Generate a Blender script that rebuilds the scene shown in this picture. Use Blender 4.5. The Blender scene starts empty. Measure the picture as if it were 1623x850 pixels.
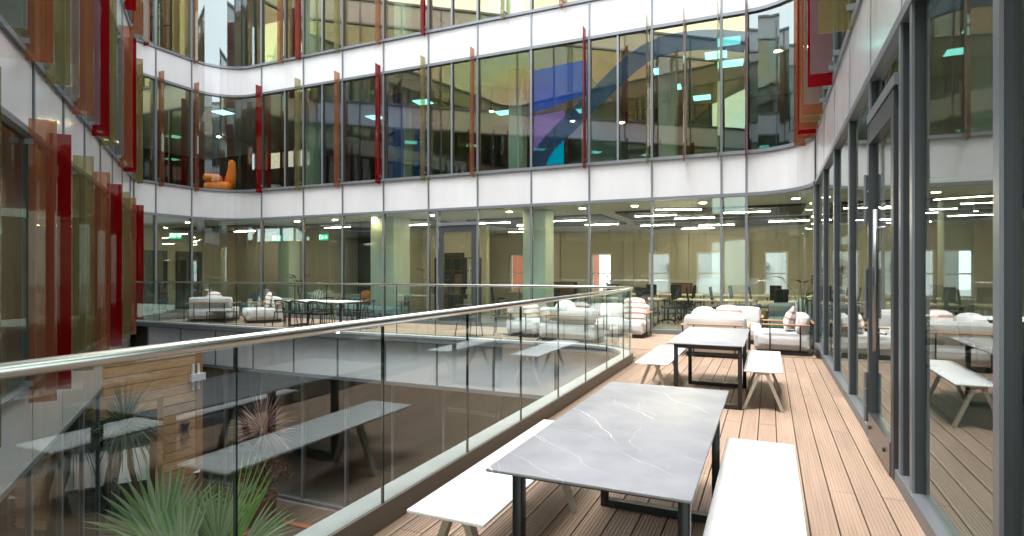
import bpy, bmesh, math, random
from mathutils import Vector, Matrix
random.seed(7)
R = math.radians
PI = math.pi
scene = bpy.context.scene
C = scene.collection

# ------------------------------------------------------------------ camera, sky, sun, exposure
cam_d = bpy.data.cameras.new('camera'); cam = bpy.data.objects.new('camera', cam_d); C.objects.link(cam)
cam.location = (0, 0, 1.6); cam.rotation_euler = (R(90), 0, R(24.03))
cam_d.sensor_width = 36; cam_d.lens = 20.295; cam_d.shift_y = 0.0031
cam_d.clip_start = 0.05; cam_d.clip_end = 500
scene.camera = cam

SUN_EL, SUN_AZ = 74, 200          # azimuth from +Y towards +X, degrees
world = bpy.data.worlds.new('World'); scene.world = world; world.use_nodes = True
wn, wl = world.node_tree.nodes, world.node_tree.links
bg = wn['Background']; bg.inputs['Strength'].default_value = 0.15
sky = wn.new('ShaderNodeTexSky'); sky.sky_type = 'NISHITA'; sky.sun_disc = False
sky.sun_elevation = R(SUN_EL); sky.sun_rotation = R(SUN_AZ); sky.dust_density = 3.0; sky.air_density = 1.0; sky.ozone_density = 1.0
hs = wn.new('ShaderNodeHueSaturation'); hs.inputs['Saturation'].default_value = 0.22   # thin even cloud: a pale sky
cl = wn.new('ShaderNodeMixRGB'); cl.inputs['Fac'].default_value = 0.6; cl.inputs['Color2'].default_value = (10.4, 10.95, 11.5, 1)
wl.new(sky.outputs[0], hs.inputs['Color']); wl.new(hs.outputs[0], cl.inputs['Color1']); wl.new(cl.outputs[0], bg.inputs['Color'])

sun_d = bpy.data.lights.new('sun', 'SUN'); sun_d.energy = 1.5; sun_d.angle = R(22); sun_d.color = (1, 0.985, 0.965)
sun = bpy.data.objects.new('sun', sun_d); C.objects.link(sun)
sd = Vector((math.sin(R(SUN_AZ)) * math.cos(R(SUN_EL)), math.cos(R(SUN_AZ)) * math.cos(R(SUN_EL)), math.sin(R(SUN_EL))))
sun.rotation_euler = sd.to_track_quat('Z', 'Y').to_euler(); sun.location = (0, 0, 40)

vs = scene.view_settings
vs.view_transform = 'Standard'; vs.look = 'None'; vs.gamma = 1; vs.use_curve_mapping = False
vs.exposure = 1.97
cy = scene.cycles
cy.max_bounces = 9; cy.diffuse_bounces = 3; cy.glossy_bounces = 5; cy.transmission_bounces = 4
cy.transparent_max_bounces = 40; cy.caustics_reflective = False; cy.caustics_refractive = False
cy.sample_clamp_indirect = 6; cy.use_denoising = True

# ------------------------------------------------------------------ materials
M = {}
def newmat(name):
    m = bpy.data.materials.new(name); m.use_nodes = True; M[name] = m
    return m, m.node_tree.nodes, m.node_tree.links
def pr(name, col, rough=0.5, metal=0.0, var=0.0, vscale=6.0, bump=0.0, bscale=80.0, spec=0.5, coat=0.0, objvar=0.0, stretch=None, sheen=0):
    """principled surface; var = soft colour mottling, objvar = piece to piece difference"""
    m, n, l = newmat(name); b = n['Principled BSDF']
    b.inputs['Base Color'].default_value = (*col, 1); b.inputs['Roughness'].default_value = rough
    b.inputs['Metallic'].default_value = metal; b.inputs['Specular IOR Level'].default_value = spec
    b.inputs['Coat Weight'].default_value = coat
    if sheen: b.inputs['Sheen Weight'].default_value = sheen
    tc = None
    if var or bump:
        tc = n.new('ShaderNodeTexCoord'); src = tc.outputs['Object']
        if stretch:
            mp = n.new('ShaderNodeMapping'); mp.inputs['Scale'].default_value = stretch; l.new(src, mp.inputs[0]); src = mp.outputs[0]
    last = None
    if var:
        t = n.new('ShaderNodeTexNoise'); t.inputs['Scale'].default_value = vscale; t.inputs['Detail'].default_value = 6; t.inputs['Roughness'].default_value = 0.65
        l.new(src, t.inputs['Vector'])
        mr = n.new('ShaderNodeMapRange'); mr.inputs[1].default_value = 0.25; mr.inputs[2].default_value = 0.75
        mr.inputs[3].default_value = 1 - var; mr.inputs[4].default_value = 1 + var; l.new(t.outputs['Fac'], mr.inputs[0])
        last = mr.outputs[0]
        rr = n.new('ShaderNodeMapRange'); rr.inputs[3].default_value = max(0.02, rough - 0.08); rr.inputs[4].default_value = min(1, rough + 0.08)
        l.new(t.outputs['Fac'], rr.inputs[0]); l.new(rr.outputs[0], b.inputs['Roughness'])
    if objvar:
        oi = n.new('ShaderNodeObjectInfo'); mo = n.new('ShaderNodeMapRange')
        mo.inputs[3].default_value = 1 - objvar; mo.inputs[4].default_value = 1 + objvar; l.new(oi.outputs['Random'], mo.inputs[0])
        if last is None: last = mo.outputs[0]
        else:
            mm = n.new('ShaderNodeMath'); mm.operation = 'MULTIPLY'; l.new(last, mm.inputs[0]); l.new(mo.outputs[0], mm.inputs[1]); last = mm.outputs[0]
    if last is not None:
        h = n.new('ShaderNodeHueSaturation'); h.inputs['Color'].default_value = (*col, 1); l.new(last, h.inputs['Value']); l.new(h.outputs[0], b.inputs['Base Color'])
    if bump:
        t2 = n.new('ShaderNodeTexNoise'); t2.inputs['Scale'].default_value = bscale; t2.inputs['Detail'].default_value = 4; l.new(src, t2.inputs['Vector'])
        bp = n.new('ShaderNodeBump'); bp.inputs['Strength'].default_value = bump; bp.inputs['Distance'].default_value = 0.01
        l.new(t2.outputs['Fac'], bp.inputs['Height']); l.new(bp.outputs[0], b.inputs['Normal'])
    return m
def emit(name, col, s):
    m, n, l = newmat(name); n.remove(n['Principled BSDF'])
    e = n.new('ShaderNodeEmission'); e.inputs[0].default_value = (*col, 1); e.inputs[1].default_value = s
    l.new(e.outputs[0], n['Material Output'].inputs[0]); return m
def glass(name, tint, ior=1.5, body=0.0, bodycol=(1, 1, 1), gloss=(1, 1, 1), wob=0.0, coat=None):
    """a solid pane: reflects at its outer faces by Fresnel, lets tinted light straight through; body = dye that scatters"""
    m, n, l = newmat(name); n.remove(n['Principled BSDF'])
    tr = n.new('ShaderNodeBsdfTransparent'); tr.inputs[0].default_value = (*[t ** 0.5 for t in tint], 1)
    base = tr.outputs[0]
    if body:
        d = n.new('ShaderNodeBsdfDiffuse'); d.inputs[0].default_value = (*bodycol, 1)
        t = n.new('ShaderNodeBsdfTranslucent'); t.inputs[0].default_value = (*bodycol, 1)
        a = n.new('ShaderNodeMixShader'); a.inputs[0].default_value = 0.5; l.new(d.outputs[0], a.inputs[1]); l.new(t.outputs[0], a.inputs[2])
        mx = n.new('ShaderNodeMixShader'); mx.inputs[0].default_value = body; l.new(base, mx.inputs[1]); l.new(a.outputs[0], mx.inputs[2]); base = mx.outputs[0]
    g = n.new('ShaderNodeBsdfGlossy'); g.inputs['Roughness'].default_value = 0.0; g.inputs['Color'].default_value = (*gloss, 1)
    fr = n.new('ShaderNodeFresnel'); fr.inputs['IOR'].default_value = ior
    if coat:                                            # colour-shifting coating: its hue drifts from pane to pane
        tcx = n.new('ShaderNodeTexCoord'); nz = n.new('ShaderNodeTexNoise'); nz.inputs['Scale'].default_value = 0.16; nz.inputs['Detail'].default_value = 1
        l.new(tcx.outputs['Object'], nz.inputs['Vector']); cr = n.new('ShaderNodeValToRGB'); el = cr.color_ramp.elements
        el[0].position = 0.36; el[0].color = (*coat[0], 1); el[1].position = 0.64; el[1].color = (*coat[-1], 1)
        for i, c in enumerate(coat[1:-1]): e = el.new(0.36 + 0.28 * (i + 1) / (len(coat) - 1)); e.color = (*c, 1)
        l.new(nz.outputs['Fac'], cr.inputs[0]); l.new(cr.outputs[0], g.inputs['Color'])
    geo = n.new('ShaderNodeNewGeometry'); inv = n.new('ShaderNodeMath'); inv.operation = 'SUBTRACT'; inv.inputs[0].default_value = 1
    l.new(geo.outputs['Backfacing'], inv.inputs[1])
    mu = n.new('ShaderNodeMath'); mu.operation = 'MULTIPLY'; l.new(fr.outputs[0], mu.inputs[0]); l.new(inv.outputs[0], mu.inputs[1])
    if wob:
        tc = n.new('ShaderNodeTexCoord'); no = n.new('ShaderNodeTexNoise'); no.inputs['Scale'].default_value = 0.55; no.inputs['Detail'].default_value = 1
        l.new(tc.outputs['Object'], no.inputs['Vector']); bp = n.new('ShaderNodeBump'); bp.inputs['Strength'].default_value = wob; bp.inputs['Distance'].default_value = 0.02
        l.new(no.outputs['Fac'], bp.inputs['Height']); l.new(bp.outputs[0], g.inputs['Normal'])
    mx = n.new('ShaderNodeMixShader'); l.new(mu.outputs[0], mx.inputs[0]); l.new(base, mx.inputs[1]); l.new(g.outputs[0], mx.inputs[2])
    l.new(mx.outputs[0], n['Material Output'].inputs[0]); return m

pr('frame', (0.20, 0.215, 0.235), 0.38, 0.35, var=0.04, vscale=3)
pr('frame_dark', (0.045, 0.05, 0.057), 0.42)
pr('gasket', (0.012, 0.012, 0.013), 0.7)
pr('spandrel', (0.625, 0.625, 0.625), 0.16, var=0.055, vscale=1.6, objvar=0.03, stretch=(1, 1, 0.25))
pr('panel_grey', (0.62, 0.63, 0.66), 0.3, var=0.03, vscale=1.0, objvar=0.03)
glass('pane', (0.82, 0.93, 0.86), 2.35, gloss=(0.88, 1.0, 1.0), wob=0.10)
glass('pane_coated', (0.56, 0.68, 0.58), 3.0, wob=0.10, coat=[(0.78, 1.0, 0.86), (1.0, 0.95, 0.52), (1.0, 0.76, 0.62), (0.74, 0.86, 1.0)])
glass('pane_clear', (0.95, 0.97, 0.95), 1.35)
glass('pane_right', (0.52, 0.60, 0.56), 3.0, gloss=(0.95, 1.0, 0.98), wob=0.06)
glass('pane_low', (0.70, 0.76, 0.72), 1.75, wob=0.10)
glass('balustrade_glass', (0.89, 0.96, 0.935), 2.1, gloss=(0.90, 1, 0.985))
glass('glass_edge', (0.05, 0.16, 0.12), 1.5, body=0.5, bodycol=(0.035, 0.085, 0.07))
glass('fin_red', (0.36, 0.002, 0.010), 1.5, body=0.55, bodycol=(0.33, 0.002, 0.009))
glass('fin_orange', (0.84, 0.48, 0.31), 1.5, body=0.38, bodycol=(0.36, 0.145, 0.072))
glass('fin_olive', (0.72, 0.66, 0.40), 1.5, body=0.36, bodycol=(0.27, 0.24, 0.115))
glass('fin_clear', (0.68, 0.78, 0.80), 1.5, body=0.10, bodycol=(0.5, 0.58, 0.6))
glass('film_blue', (0.42, 0.54, 0.66), 1.5, body=0.16, bodycol=(0.08, 0.16, 0.28))
glass('film_bright_blue', (0.10, 0.26, 0.80), 1.8, body=0.26, bodycol=(0.03, 0.17, 0.60))
glass('film_violet', (0.62, 0.52, 0.80), 1.6, body=0.25, bodycol=(0.40, 0.28, 0.62))
glass('film_cyan', (0.02, 0.6, 0.75), 1.2, body=0.5, bodycol=(0.0, 0.42, 0.55))
pr('steel', (0.66, 0.66, 0.64), 0.24, 1.0)
pr('steel_dark', (0.30, 0.30, 0.31), 0.35, 1.0)
pr('kerb_face', (0.15, 0.13, 0.108), 0.45, 0.2, var=0.07, vscale=2)
pr('kerb_cap', (0.36, 0.38, 0.375), 0.45, var=0.12, vscale=5)
pr('slab', (0.30, 0.29, 0.28), 0.85, var=0.1)
pr('deck_under', (0.05, 0.035, 0.025), 0.9)
pr('bench_white', (0.86, 0.86, 0.86), 0.35, var=0.015, vscale=3)
pr('bench_leg', (0.44, 0.385, 0.31), 0.4, 0.2)
pr('black_metal', (0.012, 0.012, 0.013), 0.42)
pr('boucle', (0.60, 0.59, 0.575), 0.95, var=0.05, vscale=30, bump=0.5, bscale=160, sheen=0.3)
pr('boucle_grey', (0.46, 0.47, 0.45), 0.95, var=0.08, vscale=30, bump=0.6, bscale=120)
pr('blue_fabric', (0.20, 0.29, 0.34), 0.9, var=0.06, vscale=20)
pr('oak', (0.40, 0.20, 0.075), 0.5, var=0.16, vscale=9, stretch=(8, 1, 8))
pr('cushion_plain', (0.80, 0.77, 0.75), 0.95, var=0.04, vscale=20)
pr('cushion_orange', (0.62, 0.20, 0.05), 0.9)
pr('interior_wall', (0.46, 0.42, 0.325), 0.8, var=0.02, vscale=1)
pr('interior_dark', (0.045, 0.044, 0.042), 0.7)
pr('ceiling', (0.60, 0.585, 0.53), 0.9)
pr('ceiling_raft', (0.075, 0.07, 0.068), 0.85)
pr('carpet', (0.20, 0.21, 0.19), 0.95, var=0.12, vscale=3)
pr('column_white', (0.60, 0.70, 0.63), 0.7)
pr('desk_top', (0.55, 0.50, 0.37), 0.5)
pr('window_white', (0.75, 0.74, 0.68), 0.5)
pr('brick', (0.46, 0.145, 0.075), 0.85, var=0.15, vscale=12, bump=0.3, bscale=40)
pr('stucco', (0.55, 0.56, 0.56), 0.7, var=0.03)
pr('trim_stone', (0.33, 0.33, 0.31), 0.7)
pr('timber_clad', (0.52, 0.30, 0.155), 0.6, var=0.42, vscale=5, stretch=(4, 0.7, 9), bump=0.15, bscale=40, objvar=0.16)
pr('timber_trim', (0.36, 0.17, 0.075), 0.55, var=0.2, vscale=6, stretch=(8, 8, 0.8))
pr('timber_dark', (0.085, 0.055, 0.038), 0.55, var=0.25, vscale=5, stretch=(6, 0.8, 6), objvar=0.22)
pr('timber_red', (0.24, 0.07, 0.03), 0.5, var=0.2, vscale=5)
pr('louvre_grey', (0.060, 0.065, 0.075), 0.5)
pr('hood_white', (0.60, 0.62, 0.60), 0.5, var=0.05)
pr('stone_floor', (0.13, 0.13, 0.13), 0.6, var=0.12, vscale=4)
pr('soil', (0.035, 0.025, 0.018), 1.0, var=0.3, vscale=20, bump=1, bscale=30)
pr('terracotta', (0.20, 0.085, 0.04), 0.7, var=0.15)
pr('bark', (0.075, 0.052, 0.035), 0.9, var=0.3, vscale=18, bump=0.8, bscale=30)
pr('lantern_metal', (0.05, 0.035, 0.03), 0.4, 0.5)
pr('orange_plush', (0.92, 0.21, 0.015), 0.8, var=0.05, vscale=10)
pr('white_plastic', (0.75, 0.76, 0.76), 0.35)
pr('chair_black', (0.012, 0.013, 0.016), 0.65)
pr('chair_blue', (0.012, 0.035, 0.055), 0.7)
pr('screen', (0.008, 0.008, 0.01), 0.15)
pr('wood_mid', (0.16, 0.085, 0.04), 0.55, var=0.15)
emit('strip_light', (1.0, 0.84, 0.62), 50)
emit('panel_light', (0.30, 1.0, 0.93), 0.95)
emit('warm_lamp', (1.0, 0.78, 0.42), 60)
emit('lit_patch_glow', (1.0, 0.85, 0.34), 0.5)  # weak glow that paints lit patches behind the lower glazing
emit('exit_green', (0.02, 0.55, 0.24), 0.4)
emit('exit_white', (0.9, 1, 0.92), 1.0)

def leafmat(name, cols, rough=0.45, trans=0.35):
    m, n, l = newmat(name); b = n['Principled BSDF']
    oi = n.new('ShaderNodeObjectInfo'); geo = n.new('ShaderNodeNewGeometry')
    add = n.new('ShaderNodeMath'); add.operation = 'ADD'; l.new(geo.outputs['Random Per Island'], add.inputs[0])
    ml = n.new('ShaderNodeMath'); ml.operation = 'MULTIPLY'; ml.inputs[1].default_value = 0.6; l.new(oi.outputs['Random'], ml.inputs[0]); l.new(ml.outputs[0], add.inputs[1])
    fr = n.new('ShaderNodeMath'); fr.operation = 'FRACT'; l.new(add.outputs[0], fr.inputs[0])
    cr = n.new('ShaderNodeValToRGB'); cr.color_ramp.elements[0].color = (*cols[0], 1); cr.color_ramp.elements[1].color = (*cols[-1], 1)
    for i, c in enumerate(cols[1:-1]):
        e = cr.color_ramp.elements.new((i + 1) / (len(cols) - 1)); e.color = (*c, 1)
    l.new(fr.outputs[0], cr.inputs[0]); l.new(cr.outputs[0], b.inputs['Base Color']); b.inputs['Roughness'].default_value = rough
    t = n.new('ShaderNodeBsdfTranslucent'); l.new(cr.outputs[0], t.inputs[0])
    mx = n.new('ShaderNodeMixShader'); mx.inputs[0].default_value = trans; l.new(b.outputs[0], mx.inputs[1]); l.new(t.outputs[0], mx.inputs[2])
    l.new(mx.outputs[0], n['Material Output'].inputs[0]); return m
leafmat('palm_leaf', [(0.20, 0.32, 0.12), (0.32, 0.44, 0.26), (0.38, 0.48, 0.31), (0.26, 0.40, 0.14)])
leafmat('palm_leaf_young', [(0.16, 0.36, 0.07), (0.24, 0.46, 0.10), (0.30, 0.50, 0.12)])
leafmat('yucca_leaf', [(0.04, 0.085, 0.035), (0.07, 0.12, 0.05), (0.13, 0.17, 0.09)])
leafmat('cordyline_leaf', [(0.13, 0.055, 0.055), (0.22, 0.12, 0.105), (0.30, 0.19, 0.15)])
leafmat('shrub_leaf', [(0.05, 0.085, 0.02), (0.11, 0.14, 0.03), (0.20, 0.20, 0.05)])
leafmat('pink_leaf', [(0.06, 0.03, 0.025), (0.30, 0.12, 0.10), (0.42, 0.22, 0.18)])
leafmat('house_leaf', [(0.02, 0.05, 0.02), (0.03, 0.075, 0.03), (0.05, 0.10, 0.035)])

# deck board: composite, faint streaks along its length
m, n, l = newmat('deck'); b = n['Principled BSDF']; b.inputs['Roughness'].default_value = 0.62
tc = n.new('ShaderNodeTexCoord'); oi = n.new('ShaderNodeObjectInfo')
va = n.new('ShaderNodeVectorMath'); va.operation = 'ADD'; l.new(tc.outputs['Object'], va.inputs[0])
cx = n.new('ShaderNodeMath'); cx.operation = 'MULTIPLY'; cx.inputs[1].default_value = 37; l.new(oi.outputs['Random'], cx.inputs[0])
cb = n.new('ShaderNodeCombineXYZ'); l.new(cx.outputs[0], cb.inputs[0]); l.new(cx.outputs[0], cb.inputs[1]); l.new(cb.outputs[0], va.inputs[1])
mp = n.new('ShaderNodeMapping'); mp.inputs['Scale'].default_value = (26, 3.0, 1); l.new(va.outputs[0], mp.inputs[0])
t1 = n.new('ShaderNodeTexNoise'); t1.inputs['Scale'].default_value = 1.0; t1.inputs['Detail'].default_value = 7; l.new(mp.outputs[0], t1.inputs['Vector'])
t2 = n.new('ShaderNodeTexNoise'); t2.inputs['Scale'].default_value = 3.0; t2.inputs['Detail'].default_value = 5; l.new(va.outputs[0], t2.inputs['Vector'])
cr = n.new('ShaderNodeValToRGB'); cr.color_ramp.elements[0].position = 0.3; cr.color_ramp.elements[0].color = (0.305, 0.208, 0.146, 1)
cr.color_ramp.elements[1].position = 0.72; cr.color_ramp.elements[1].color = (0.365, 0.256, 0.187, 1); l.new(t1.outputs['Fac'], cr.inputs[0])
mr = n.new('ShaderNodeMapRange'); mr.inputs[1].default_value = 0.3; mr.inputs[2].default_value = 0.7; mr.inputs[3].default_value = 0.90; mr.inputs[4].default_value = 1.08; l.new(t2.outputs['Fac'], mr.inputs[0])
mo = n.new('ShaderNodeMapRange'); mo.inputs[3].default_value = 0.92; mo.inputs[4].default_value = 1.09; l.new(oi.outputs['Random'], mo.inputs[0])
mm = n.new('ShaderNodeMath'); mm.operation = 'MULTIPLY'; l.new(mr.outputs[0], mm.inputs[0]); l.new(mo.outputs[0], mm.inputs[1])
hh = n.new('ShaderNodeHueSaturation'); l.new(cr.outputs[0], hh.inputs['Color']); l.new(mm.outputs[0], hh.inputs['Value']); l.new(hh.outputs[0], b.inputs['Base Color'])

# grey stone with white veins
m, n, l = newmat('stone_top'); b = n['Principled BSDF']; b.inputs['Roughness'].default_value = 0.34
tc = n.new('ShaderNodeTexCoord'); oi = n.new('ShaderNodeObjectInfo')
va = n.new('ShaderNodeVectorMath'); va.operation = 'ADD'; l.new(tc.outputs['Object'], va.inputs[0])
cx = n.new('ShaderNodeMath'); cx.operation = 'MULTIPLY'; cx.inputs[1].default_value = 11; l.new(oi.outputs['Random'], cx.inputs[0])
cb = n.new('ShaderNodeCombineXYZ'); l.new(cx.outputs[0], cb.inputs[0]); l.new(cx.outputs[0], cb.inputs[2]); l.new(cb.outputs[0], va.inputs[1])
def vein(nx, ny, freq, thin, seed, strength, wig):
    """long thin lines running across (nx, ny), drifting with noise, broken up by a mask"""
    sp = n.new('ShaderNodeSeparateXYZ'); l.new(va.outputs[0], sp.inputs[0])
    def mth(op, x, y):
        q = n.new('ShaderNodeMath'); q.operation = op
        for i, w in enumerate((x, y)):
            if isinstance(w, (int, float)): q.inputs[i].default_value = w
            else: l.new(w, q.inputs[i])
        return q.outputs[0]
    base = mth('ADD', mth('MULTIPLY', sp.outputs[0], nx * freq), mth('MULTIPLY', sp.outputs[1], ny * freq))
    def nz(scale, detail, off):
        mp = n.new('ShaderNodeMapping'); mp.inputs['Location'].default_value = (seed + off, seed * 1.7 - off, 0); l.new(va.outputs[0], mp.inputs[0])
        t = n.new('ShaderNodeTexNoise'); t.inputs['Scale'].default_value = scale; t.inputs['Detail'].default_value = detail; t.inputs['Roughness'].default_value = 0.5; l.new(mp.outputs[0], t.inputs['Vector']); return t.outputs['Fac']
    q = mth('ADD', mth('ADD', base, mth('MULTIPLY', nz(1.6, 2, 0), wig)), mth('MULTIPLY', nz(7, 4, 3), wig * 0.16))
    d = mth('ABSOLUTE', mth('SUBTRACT', mth('FRACT', mth('ADD', q, seed), 0.0), 0.5), 0.0)
    r_ = n.new('ShaderNodeMapRange'); r_.inputs[1].default_value = 0; r_.inputs[2].default_value = thin; r_.inputs[3].default_value = strength; r_.inputs[4].default_value = 0; l.new(d, r_.inputs[0])
    mk = n.new('ShaderNodeMapRange'); mk.inputs[1].default_value = 0.43; mk.inputs[2].default_value = 0.56; l.new(nz(1.9, 2, 7), mk.inputs[0])
    return mth('MULTIPLY', r_.outputs[0], mk.outputs[0])
v1 = vein(0.74, 0.67, 2.6, 0.011, 1.7, 1.0, 0.9); v2 = vein(0.62, 0.78, 4.6, 0.013, 5.2, 0.55, 1.2); v3 = vein(0.9, 0.25, 1.7, 0.006, 9.1, 0.6, 1.5)
m1 = n.new('ShaderNodeMath'); m1.operation = 'MAXIMUM'; l.new(v1, m1.inputs[0]); l.new(v2, m1.inputs[1])
m2 = n.new('ShaderNodeMath'); m2.operation = 'MAXIMUM'; l.new(m1.outputs[0], m2.inputs[0]); l.new(v3, m2.inputs[1])
tn = n.new('ShaderNodeTexNoise'); tn.inputs['Scale'].default_value = 5; tn.inputs['Detail'].default_value = 8; l.new(va.outputs[0], tn.inputs['Vector'])
cr = n.new('ShaderNodeValToRGB'); cr.color_ramp.elements[0].position = 0.3; cr.color_ramp.elements[0].color = (0.235, 0.235, 0.25, 1); cr.color_ramp.elements[1].position = 0.75; cr.color_ramp.elements[1].color = (0.315, 0.315, 0.335, 1)
l.new(tn.outputs['Fac'], cr.inputs[0])
mx = n.new('ShaderNodeMixRGB'); mx.inputs['Color2'].default_value = (0.66, 0.66, 0.65, 1); l.new(m2.outputs[0], mx.inputs['Fac']); l.new(cr.outputs[0], mx.inputs['Color1']); l.new(mx.outputs[0], b.inputs['Base Color'])

def stripes(name, a, b_, period, duty, axis=2, rot=0.0):
    m, n, l = newmat(name); b = n['Principled BSDF']; b.inputs['Roughness'].default_value = 0.95
    tc = n.new('ShaderNodeTexCoord'); sx = n.new('ShaderNodeSeparateXYZ'); l.new(tc.outputs['Object'], sx.inputs[0])
    dv = n.new('ShaderNodeMath'); dv.operation = 'DIVIDE'; dv.inputs[1].default_value = period; l.new(sx.outputs[axis], dv.inputs[0])
    fr = n.new('ShaderNodeMath'); fr.operation = 'FRACT'; l.new(dv.outputs[0], fr.inputs[0])
    lt = n.new('ShaderNodeMath'); lt.operation = 'LESS_THAN'; lt.inputs[1].default_value = duty; l.new(fr.outputs[0], lt.inputs[0])
    mx = n.new('ShaderNodeMixRGB'); mx.inputs['Color1'].default_value = (*a, 1); mx.inputs['Color2'].default_value = (*b_, 1); l.new(lt.outputs[0], mx.inputs['Fac']); l.new(mx.outputs[0], b.inputs['Base Color'])
stripes('cushion_pink', (0.80, 0.78, 0.75), (0.52, 0.27, 0.20), 0.13, 0.36)
stripes('cushion_navy', (0.78, 0.80, 0.80), (0.16, 0.24, 0.30), 0.10, 0.5, axis=0)

# ------------------------------------------------------------------ mesh helpers
class MB:
    def __init__(s): s.v = []; s.f = []
    def add(s, vs, fs):
        o = len(s.v); s.v += [tuple(v) for v in vs]; s.f += [tuple(i + o for i in f) for f in fs]; return s
    def box(s, x0, x1, y0, y1, z0, z1):
        return s.add([(x0, y0, z0), (x1, y0, z0), (x1, y1, z0), (x0, y1, z0), (x0, y0, z1), (x1, y0, z1), (x1, y1, z1), (x0, y1, z1)],
                     [(0, 3, 2, 1), (4, 5, 6, 7), (0, 1, 5, 4), (1, 2, 6, 5), (2, 3, 7, 6), (3, 0, 4, 7)])
    def bar(s, a, b, w, h, up=(0, 0, 1), w2=None, h2=None):
        a, b = Vector(a), Vector(b); d = (b - a).normalized(); u = Vector(up)
        if abs(d.dot(u)) > 0.98: u = Vector((0, 1, 0)) if abs(d.y) < 0.9 else Vector((1, 0, 0))
        r = d.cross(u).normalized(); u = r.cross(d); w2 = w if w2 is None else w2; h2 = h if h2 is None else h2
        vs = [a + r * sx * w / 2 + u * sy * h / 2 for sx, sy in ((-1, -1), (1, -1), (1, 1), (-1, 1))] + [b + r * sx * w2 / 2 + u * sy * h2 / 2 for sx, sy in ((-1, -1), (1, -1), (1, 1), (-1, 1))]
        return s.add(vs, [(0, 3, 2, 1), (4, 5, 6, 7), (0, 1, 5, 4), (1, 2, 6, 5), (2, 3, 7, 6), (3, 0, 4, 7)])
    def tube(s, pts, rad, n=8, cap=True):
        pts = [Vector(p) for p in pts]; k = len(pts); rad = rad if isinstance(rad, (list, tuple)) else [rad] * k
        vs = []; pr_ = None
        for i, p in enumerate(pts):
            d = (pts[min(i + 1, k - 1)] - pts[max(i - 1, 0)]).normalized()
            u = Vector((0, 0, 1)) if abs(d.z) < 0.95 else Vector((0, 1, 0))
            if pr_ is not None: u = pr_
            r = d.cross(u).normalized(); u = r.cross(d); pr_ = u
            for j in range(n):
                a = 2 * PI * j / n; vs.append(p + (r * math.cos(a) + u * math.sin(a)) * rad[i])
        fs = [(i * n + j, i * n + (j + 1) % n, (i + 1) * n + (j + 1) % n, (i + 1) * n + j) for i in range(k - 1) for j in range(n)]
        if cap: fs += [tuple(reversed(range(n))), tuple(range((k - 1) * n, k * n))]
        return s.add(vs, fs)
    def lathe(s, prof, n=16, c=(0, 0)):
        k = len(prof); vs = [(c[0] + r * math.cos(2 * PI * j / n), c[1] + r * math.sin(2 * PI * j / n), z) for r, z in prof for j in range(n)]
        fs = [(i * n + j, i * n + (j + 1) % n, (i + 1) * n + (j + 1) % n, (i + 1) * n + j) for i in range(k - 1) for j in range(n)]
        fs += [tuple(reversed(range(n))), tuple(range((k - 1) * n, k * n))]
        return s.add(vs, fs)
    def mesh(s, name, mat, smooth=False):
        me = bpy.data.meshes.new(name); me.from_pydata(s.v, [], s.f)
        if mat: me.materials.append(M[mat])
        if smooth: me.shade_smooth()
        return me
    def build(s, name, mat, parent=None, loc=None, rz=0, smooth=False, fix=False):
        me = s.mesh(name, mat, smooth)
        if fix:
            bm = bmesh.new(); bm.from_mesh(me); bmesh.ops.recalc_face_normals(bm, faces=bm.faces); bm.to_mesh(me); bm.free()
        return put(name, me, parent, loc, rz)
def put(name, me, parent=None, loc=None, rz=0):
    o = bpy.data.objects.new(name, me); C.objects.link(o)
    if loc: o.location = loc
    if rz: o.rotation_euler = (0, 0, rz)
    if parent: o.parent = parent
    return o
def tag(o, label, cat, group=None):
    o['label'] = label; o['category'] = cat
    if group: o['group'] = group
    return o
def thing(name, label, cat, loc=(0, 0, 0), rz=0, group=None):
    o = bpy.data.objects.new(name, None); C.objects.link(o); o.location = loc; o.rotation_euler = (0, 0, rz); o.empty_display_size = 0.1
    return tag(o, label, cat, group)
def struct(o): o['kind'] = 'structure'; return o
def dup(root, loc, rz, label, group=None):
    r = root.copy(); C.objects.link(r); r.location = loc; r.rotation_euler = (0, 0, rz); r['label'] = label
    if group: r['group'] = group
    for ch in list(root.children):
        c = ch.copy(); C.objects.link(c); c.parent = r
        for g in list(ch.children):
            d = g.copy(); C.objects.link(d); d.parent = c
    return r
def rbox(name, mat, dims, center, bev, parent=None, seg=3, rot=None, puff=0.0):
    """box with rounded edges; puff swells the faces like stuffing"""
    bm = bmesh.new(); bmesh.ops.create_cube(bm, size=1)
    bmesh.ops.scale(bm, vec=dims, verts=bm.verts)
    if puff: bmesh.ops.subdivide_edges(bm, edges=bm.edges, cuts=4, use_grid_fill=True)
    if puff:
        for v in bm.verts:
            q = [v.co[i] / (dims[i] / 2) for i in range(3)]
            for i in range(3):
                j, k = (i + 1) % 3, (i + 2) % 3
                v.co[i] += q[i] * puff * (1 - q[j] ** 2) * (1 - q[k] ** 2)
                v.co[i] -= q[i] * puff * 0.35 * (q[j] ** 4 * 0.5 + q[k] ** 4 * 0.5)
    es = [e for e in bm.edges if len(e.link_faces) == 2 and e.calc_face_angle(0) > 0.8]
    bmesh.ops.bevel(bm, geom=es, offset=bev, segments=seg, profile=0.5, affect='EDGES', clamp_overlap=True)
    if rot: bmesh.ops.rotate(bm, verts=bm.verts, cent=(0, 0, 0), matrix=rot)
    if center and parent is not None and name != 'cushion': bmesh.ops.translate(bm, vec=center, verts=bm.verts)
    me = bpy.data.meshes.new(name); bm.to_mesh(me); bm.free(); me.materials.append(M[mat]); me.shade_smooth()
    return put(name, me, parent)

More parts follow.
